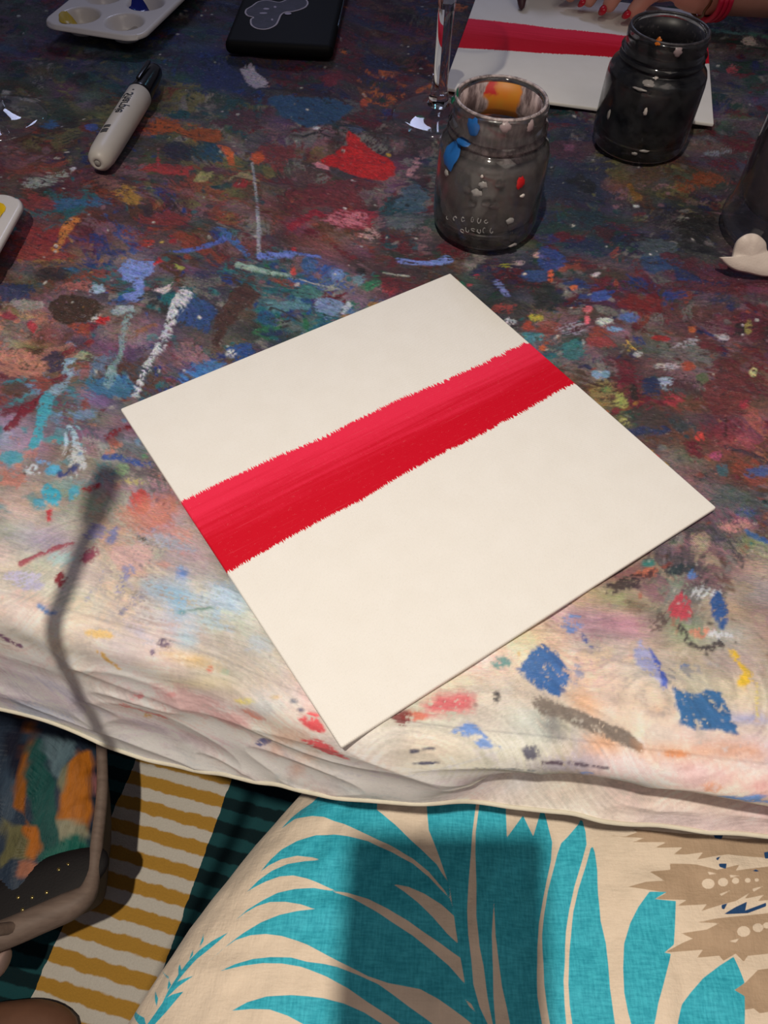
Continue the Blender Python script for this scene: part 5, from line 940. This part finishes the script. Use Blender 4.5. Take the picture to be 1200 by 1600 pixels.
f_t = np.maximum(field(TURQ), -field(CREAM)); f_n = np.maximum(field(TAN), -field(TANHOLE)); f_v = field(NAVY)
def dress_material():
    t = NT('printed_cotton_dress'); a = t.n('Attribute', attribute_name='print'); s = t.n('SeparateColor'); t.l(a.outputs['Color'], s.inputs[0]); fb = t.n('Attribute', attribute_name='fabric').outputs['Vector']
    slub = t.noise(t.mapping(fb, (1, .16, 1)), 700, 3, .6); slub2 = t.noise(t.mapping(fb, (.16, 1, 1)), 700, 3, .6); th_ = t.math('MULTIPLY_ADD', t.math('ADD', slub, slub2), .5, 0.0)
    base = t.mix(th_, lin4((226, 206, 182)), lin4((246, 228, 206)))
    tan = t.mix(th_, lin4((170, 144, 116)), lin4((198, 170, 142))); tq = t.mix(t.smooth(th_, .3, .7), lin4((26, 160, 186)), lin4((66, 202, 224))); nv = t.mix(th_, lin4((14, 56, 104)), lin4((24, 78, 130)))
    def on(ch): return t.smooth(s.outputs[ch], .00025, -.00025)
    col = t.mix(on(1), base, tan); col = t.mix(on(0), col, tq); col = t.mix(on(2), col, nv)
    t.bump(t.math('ADD', t.math('MULTIPLY', th_, .6), t.math('MULTIPLY', t.noise(fb, 55, 4, .55), 2.2)), .55, .0016)
    return t.set(Base_Color=col, Roughness=.72, Sheen_Weight=.08)
dress = grid_mesh('dress', DP - off1, P1, dress_material(), wrap=True); dress['label'] = 'cream cotton dress printed with turquoise palm leaves'
at = dress.data.attributes.new('print', 'FLOAT_COLOR', 'POINT'); at.data.foreach_set('color', np.stack([f_t, f_n, f_v, np.ones_like(f_t)], -1).astype(np.float32).ravel())
at = dress.data.attributes.new('fabric', 'FLOAT_VECTOR', 'POINT'); at.data.foreach_set('vector', np.stack([Ug, Vg_, 0 * Ug], -1).astype(np.float32).ravel())
cream_m = simple('cream_cotton', (214, 196, 178), .8, .05, 50)
garment('bodice', [((0, -.04, .50), .21, .19), ((0, -.05, .66), .175, .15), ((-.01, -.07, .84), .165, .14), ((-.02, -.10, .98), .19, .14), ((-.02, -.10, 1.05), .16, .11), ((-.02, -.09, 1.10), .075, .075)], P1, cream_m)

# ================================================================== CHAIRS AND WHAT LIES ON THEM
grain = NT('weathered_wood'); _o = grain.obj(); _g = grain.noise(grain.mapping(_o, (30, 160, 160)), 1, 4, .6); grain.set(Base_Color=grain.mix(_g, lin4((104, 86, 76)), lin4((164, 142, 128))), Roughness=.6); grain = grain.m
def frame_loop(poly, n=120, rad=.05):
    poly = np.array(poly, float); m = len(poly); pts = []
    for i in range(m):
        p, a, b = poly[i], poly[i - 1], poly[(i + 1) % m]; da, db = (a - p) / np.linalg.norm(a - p), (b - p) / np.linalg.norm(b - p)
        for k in np.linspace(0, 1, 9): q0_, q2_ = p + da * rad, p + db * rad; pts.append((1 - k) ** 2 * q0_ + 2 * k * (1 - k) * p + k * k * q2_)
    return np.array(pts)
# open bag on the rug, stuffed with patterned fabric
BAGZ = -.555
rim_px = [(158, 1150), (160, 1230), (152, 1310), (143, 1378), (122, 1408), (60, 1437), (0, 1462), (-90, 1490), (-190, 1430), (-230, 1280), (-180, 1140), (-60, 1080), (90, 1085)]
rim_w = np.array([pix(x, y, BAGZ) for x, y in rim_px]); bo = np.array([rim_w[:, 0].mean(), rim_w[:, 1].mean(), FLOOR_Z + .0095])
tote = empty('tote_bag', bo); tag(tote, 'open taupe bag on the striped rug stuffed with patterned fabric', 'bag')
rl = smooth_path(list(rim_w) + [rim_w[0]], 97)[:-1] - bo; cen = rl.mean(0); cen[2] = 0
rows = []
for k, z in ((.58, .002), (.64, .006), (.70, .03), (.93, BAGZ - bo[2] - .03), (1.0, BAGZ - bo[2])): q = cen + (rl - [0, 0, rl[0][2]] - cen) * k; q[:, 2] = z; rows.append(q)
side = grid_mesh('side_wall', np.array(rows), tote, simple('dark_taupe_canvas', (58, 50, 48), .8, .2, 60), wrap=True); side.modifiers.new('t', 'SOLIDIFY').thickness = .004
prism('bottom', [(p[0], p[1]) for p in rows[1]], .001, .006, tote, grain)
rp = np.concatenate([rl, rl[:2]]); tube('rolled_rim', rp, np.interp(np.arange(len(rp)), [0, 20, 32, 50, 70, 97], [.006, .007, .015, .015, .012, .006]), tote, grain, 14)
strap = smooth_path([rl[66] + [0, 0, 0], rl[62] + [-.05, .02, .10], rl[52] + [-.09, .0, .13], rl[44] + [-.05, -.02, .10], rl[40]], 40); tube('strap', strap, .006, tote, grain, 10)
nu, nv_ = 170, 150; sc_ = .93; cc = rl.mean(0) + bo; qa = np.linspace(0, 1, nv_); ang_ = np.linspace(0, 2 * math.pi, nu, endpoint=False)
lp = np.array([rl[int(i)] for i in np.linspace(0, len(rl) - 1e-6, nu, endpoint=False)]) + bo
G = cc[None, None] + (lp[None] - cc) * (qa * sc_)[:, None, None]; rr_ = qa[:, None] * np.ones((1, nu))
f1 = 1 - np.abs(2 * vnoise(150, 150, (60, 15)) - 1); f2 = 1 - np.abs(2 * vnoise(150, 150, (24, 9)) - 1)
xi = np.clip(((G[..., 0] - cc[0] + .16) / .32 * 149), 0, 149).astype(int); yi = np.clip(((G[..., 1] - cc[1] + .16) / .32 * 149), 0, 149).astype(int)
G[..., 2] = BAGZ - .030 + np.sqrt(np.clip(1 - rr_ ** 4, 0, 1)) * (.022 + .016 * f1[yi, xi] + .008 * f2[yi, xi])
fpx, fpy = project(G); fpx, fpy = fpx.ravel(), fpy.ravel(); gxr, gyr = G[..., 0].ravel(), G[..., 1].ravel()
fc = np.tile(lin((46, 64, 86)), (nu * nv_, 1)); soft_ = ((vnoise(150, 150, 7) - .5) * .012)[yi, xi].ravel()
def fxy(p): k = np.argmin((fpx - p[0]) ** 2 + (fpy - p[1]) ** 2); return gxr[k], gyr[k]
for pts, c in [([(28, 1100), (45, 1110), (40, 1180), (30, 1235), (10, 1180)], (18, 22, 48)), ([(0, 1190), (30, 1230), (25, 1280), (0, 1290)], (62, 84, 106)), ([(45, 1110), (62, 1140), (44, 1165), (42, 1230), (45, 1290), (22, 1260), (32, 1200), (36, 1150)], (176, 102, 20)),
               ([(52, 1145), (70, 1160), (76, 1200), (86, 1220), (92, 1290), (100, 1320), (62, 1345), (50, 1300), (42, 1250), (44, 1190)], (16, 92, 88)), ([(70, 1150), (120, 1155), (118, 1190), (100, 1215), (84, 1212), (76, 1190)], (112, 140, 152)),
               ([(98, 1200), (112, 1190), (108, 1225), (92, 1260), (90, 1225)], (150, 150, 120)), ([(125, 1170), (150, 1165), (145, 1210), (138, 1255), (130, 1290), (108, 1290), (92, 1280), (90, 1240), (104, 1220), (110, 1190)], (212, 124, 22)),
               ([(92, 1285), (130, 1290), (130, 1305), (112, 1325), (98, 1312)], (172, 168, 140)), ([(62, 1345), (98, 1318), (118, 1308), (134, 1318), (136, 1360), (132, 1378), (70, 1372), (56, 1360)], (18, 112, 98)),
               ([(0, 1275), (30, 1285), (50, 1310), (46, 1340), (0, 1355)], (126, 122, 82)), ([(38, 1292), (54, 1295), (60, 1320), (54, 1342), (42, 1335), (50, 1312)], (206, 118, 24)), ([(30, 1345), (60, 1350), (64, 1365), (30, 1362)], (190, 120, 90)), ([(148, 1200), (156, 1215), (150, 1235), (144, 1220)], (190, 120, 120)), ([(-40, 1380), (-5, 1375), (8, 1400), (-5, 1430), (-40, 1440)], (200, 110, 22))]:
    q = np.array([fxy(p) for p in pts]); al = np.clip(.5 - (sdf_poly(gxr, gyr, q) + soft_) / .005, 0, 1)[:, None]; fc = fc * (1 - al) + al * lin(c)
scarf = grid_mesh('patterned_throw', G, None, None, wrap=True); t = NT('painterly_print'); a_ = t.n('Attribute', attribute_name='dye'); nz = t.noise(t.mapping(t.obj(), (1, .25, 1)), 150, 4, .6)
scarf.data.materials.append(t.set(Base_Color=t.mix(t.smooth(nz, .35, .75, 0, .5), a_.outputs['Color'], t.mix(1, a_.outputs['Color'], (.4, .4, .45, 1), 'MULTIPLY')), Roughness=.6, Sheen_Weight=.1)); t.bump(nz, .35, .004)
at = scarf.data.attributes.new('dye', 'FLOAT_COLOR', 'POINT'); at.data.foreach_set('color', np.concatenate([fc, np.ones((len(fc), 1))], 1).astype(np.float32).ravel()); tag(scarf, 'crumpled fabric printed in orange, teal, blue and olive inside the taupe bag', 'fabric')
# small dark pouch at the near end of the bag
pz = BAGZ + .0; bagc = pix(38, 1400, pz); bag = empty('sequin_pouch', bagc, math.radians(28)); tag(bag, 'black pouch with gold sequins tucked into the near end of the bag', 'pouch')
BP = np.zeros((22, 40, 3)); aa = np.linspace(0, 2 * math.pi, 40, endpoint=False)
for i, u in enumerate(np.linspace(0, 1, 22)):
    r = math.sin(u * math.pi) ** .55; zz_ = .010 - .010 * math.cos(u * math.pi); wob = 1 + .05 * np.sin(3 * aa + 1); BP[i, :, 0] = .085 * r * np.sign(np.cos(aa)) * abs(np.cos(aa)) ** .8 * wob; BP[i, :, 1] = .030 * r * np.sign(np.sin(aa)) * abs(np.sin(aa)) ** .8; BP[i, :, 2] = zz_ - .012
grid_mesh('pouch_body', BP, bag, simple('black_velvet', (20, 14, 16), .7, .3, 120, .4), wrap=True).data.flip_normals()
gold = simple('gold_sequin', (214, 190, 120), .2, .1, 40, 0, .9); rgs = np.random.default_rng(5)
for k in range(9):
    x, y = rgs.uniform(-.045, .06), rgs.uniform(-.016, .014); lathe('sequin', [(0, 0), (.0020, 0), (.0018, .0008), (0, .0009)], bag, gold, 10, loc=(x, y, .0076 - .006 * (abs(x) / .085) ** 3 - .004 * (abs(y) / .03) ** 3))
# two shoes on the rug at the lower left corner
def shoe(name, label, toe, heading, L, Wd, H, mat, sole_m):
    g = empty(name, (toe[0], toe[1], FLOOR_Z + .007), heading); tag(g, label, 'shoe'); n, m = 30, 34; a = np.linspace(0, 2 * math.pi, m, endpoint=False); P = np.zeros((n, m, 3)); S2 = np.zeros((4, 60, 2))
    for i, u in enumerate(np.linspace(0, 1, n)):
        wd = Wd / 2 * (math.sqrt(max(0, 1 - (1 - min(u / .28, 1)) ** 2)) * (1 - .22 * float(smst(np.array(u), .35, .6)) + .10 * float(smst(np.array(u), .65, .9))) * (math.sqrt(max(0, 1 - max(0, (u - .88) / .12) ** 2))) + 1e-4)
        h = H * (.42 * math.sqrt(max(0, 1 - (1 - min(u / .2, 1)) ** 2)) + .58 * float(smst(np.array(u), .30, .62))) * (math.sqrt(max(0, 1 - max(0, (u - .9) / .1) ** 2)) + 1e-3)
        ca, sa = np.cos(a), np.sin(a); P[i, :, 0] = -u * L; P[i, :, 1] = wd * np.sign(ca) * abs(ca) ** .75; P[i, :, 2] = .012 + np.clip(np.sign(sa) * abs(sa) ** .7, -.02, 1) * h
    grid_mesh('upper', P, g, mat, wrap=True)
    out = [(-u * L, float(P[i, :, 1].max()) * 1.0) for i, u in enumerate(np.linspace(0, 1, n))]; out = out + [(x, -y) for x, y in reversed(out[1:-1])]; prism('sole', out, 0.0, .013, g, sole_m)
    lace = smooth_path([(-.40 * L, -.018, H * .72 + .012), (-.42 * L, 0, H * .80 + .014), (-.40 * L, .018, H * .72 + .012)], 12); tube('strap', lace, .004, g, mat, 8); return g
t1 = pix(124, 1622, FLOOR_Z + .03); shoe('shoe', 'brown rounded shoe toe at the bottom left corner of the photo', t1, math.radians(8), .25, .090, .075, simple('brown_leather', (140, 98, 76), .55, .2, 60), simple('brown_sole', (58, 40, 32), .7))
hp_ = [pix(x, y, BAGZ - .03) - bo for x, y in ((-70, 1490), (-30, 1500), (-2, 1503), (10, 1506))]; tube('handle', smooth_path(hp_, 24), np.array([.014] * 20 + [.013, .011, .008, .004]), tote, simple('pale_pink_leather', (196, 166, 156), .5, .1, 60), 14)
# plain chair under the photographer
oc = empty('chair', (.07, -.27, FLOOR_Z)); tag(oc, 'plain brown chair under the person in the leaf print dress', 'chair'); brown = simple('brown_chair_wood', (112, 76, 58), .45, .2, 30)
rounded_box('seat', (.42, .42, .035), (0, 0, .425), .010, 3, oc, brown); rounded_box('backrest', (.42, .03, .36), (0, -.225, .74), .010, 3, oc, brown)
for sx in (-1, 1):
    rounded_box('back_post', (.032, .028, .52), (sx * .19, -.225, .70), .006, 2, oc, brown)
    for sy in (-1, 1): rounded_box('leg', (.036, .036, .40), (sx * .18, sy * .18, .208), .006, 2, oc, brown)
# made-up gooseneck, out of view, added to throw the bent shadow on the left of the cloth
gs = empty('shadow_gooseneck', (-.34, -.42, FLOOR_Z)); tag(gs, 'slim black gooseneck added left of the frame to cast the bent shadow on the cloth', 'stand'); go_ = np.array([-.34, -.42, FLOOR_Z]); blk = simple('shadow_gooseneck_black', (18, 18, 20), .5)
lathe('base', [(0, .007), (.085, .007), (.09, .013), (.085, .020), (.02, .026), (0, .028)], gs, blk, 48)
def ray(px, py, zs, h): S = pix(px, py, zs); return S + (LAMP - S) * ((h - zs) / (LAMP[2] - zs))
top_p, mid_p = ray(166, 742, 0, .33), ray(100, 925, 0, .235); dn_ = mid_p - top_p; low_p = mid_p + dn_ * 1.35
gp = smooth_path([(-.34, -.42, FLOOR_Z + .025), (-.34, -.42, -.45), (-.33, -.38, -.20), (-.28, -.20, -.06), (-.21, -.02, low_p[2] - .06), low_p, (mid_p + low_p) / 2, mid_p, (mid_p + top_p) / 2, top_p], 120) - go_
tube('neck', gp, .0042, gs, blk, 12); tube('head', [top_p - go_ + dn_ * .42, top_p - go_ + dn_ * .36, top_p - go_ + dn_ * .1, top_p - go_ - dn_ * .02], [.0045, .0068, .0076, .0066], gs, blk, 16)
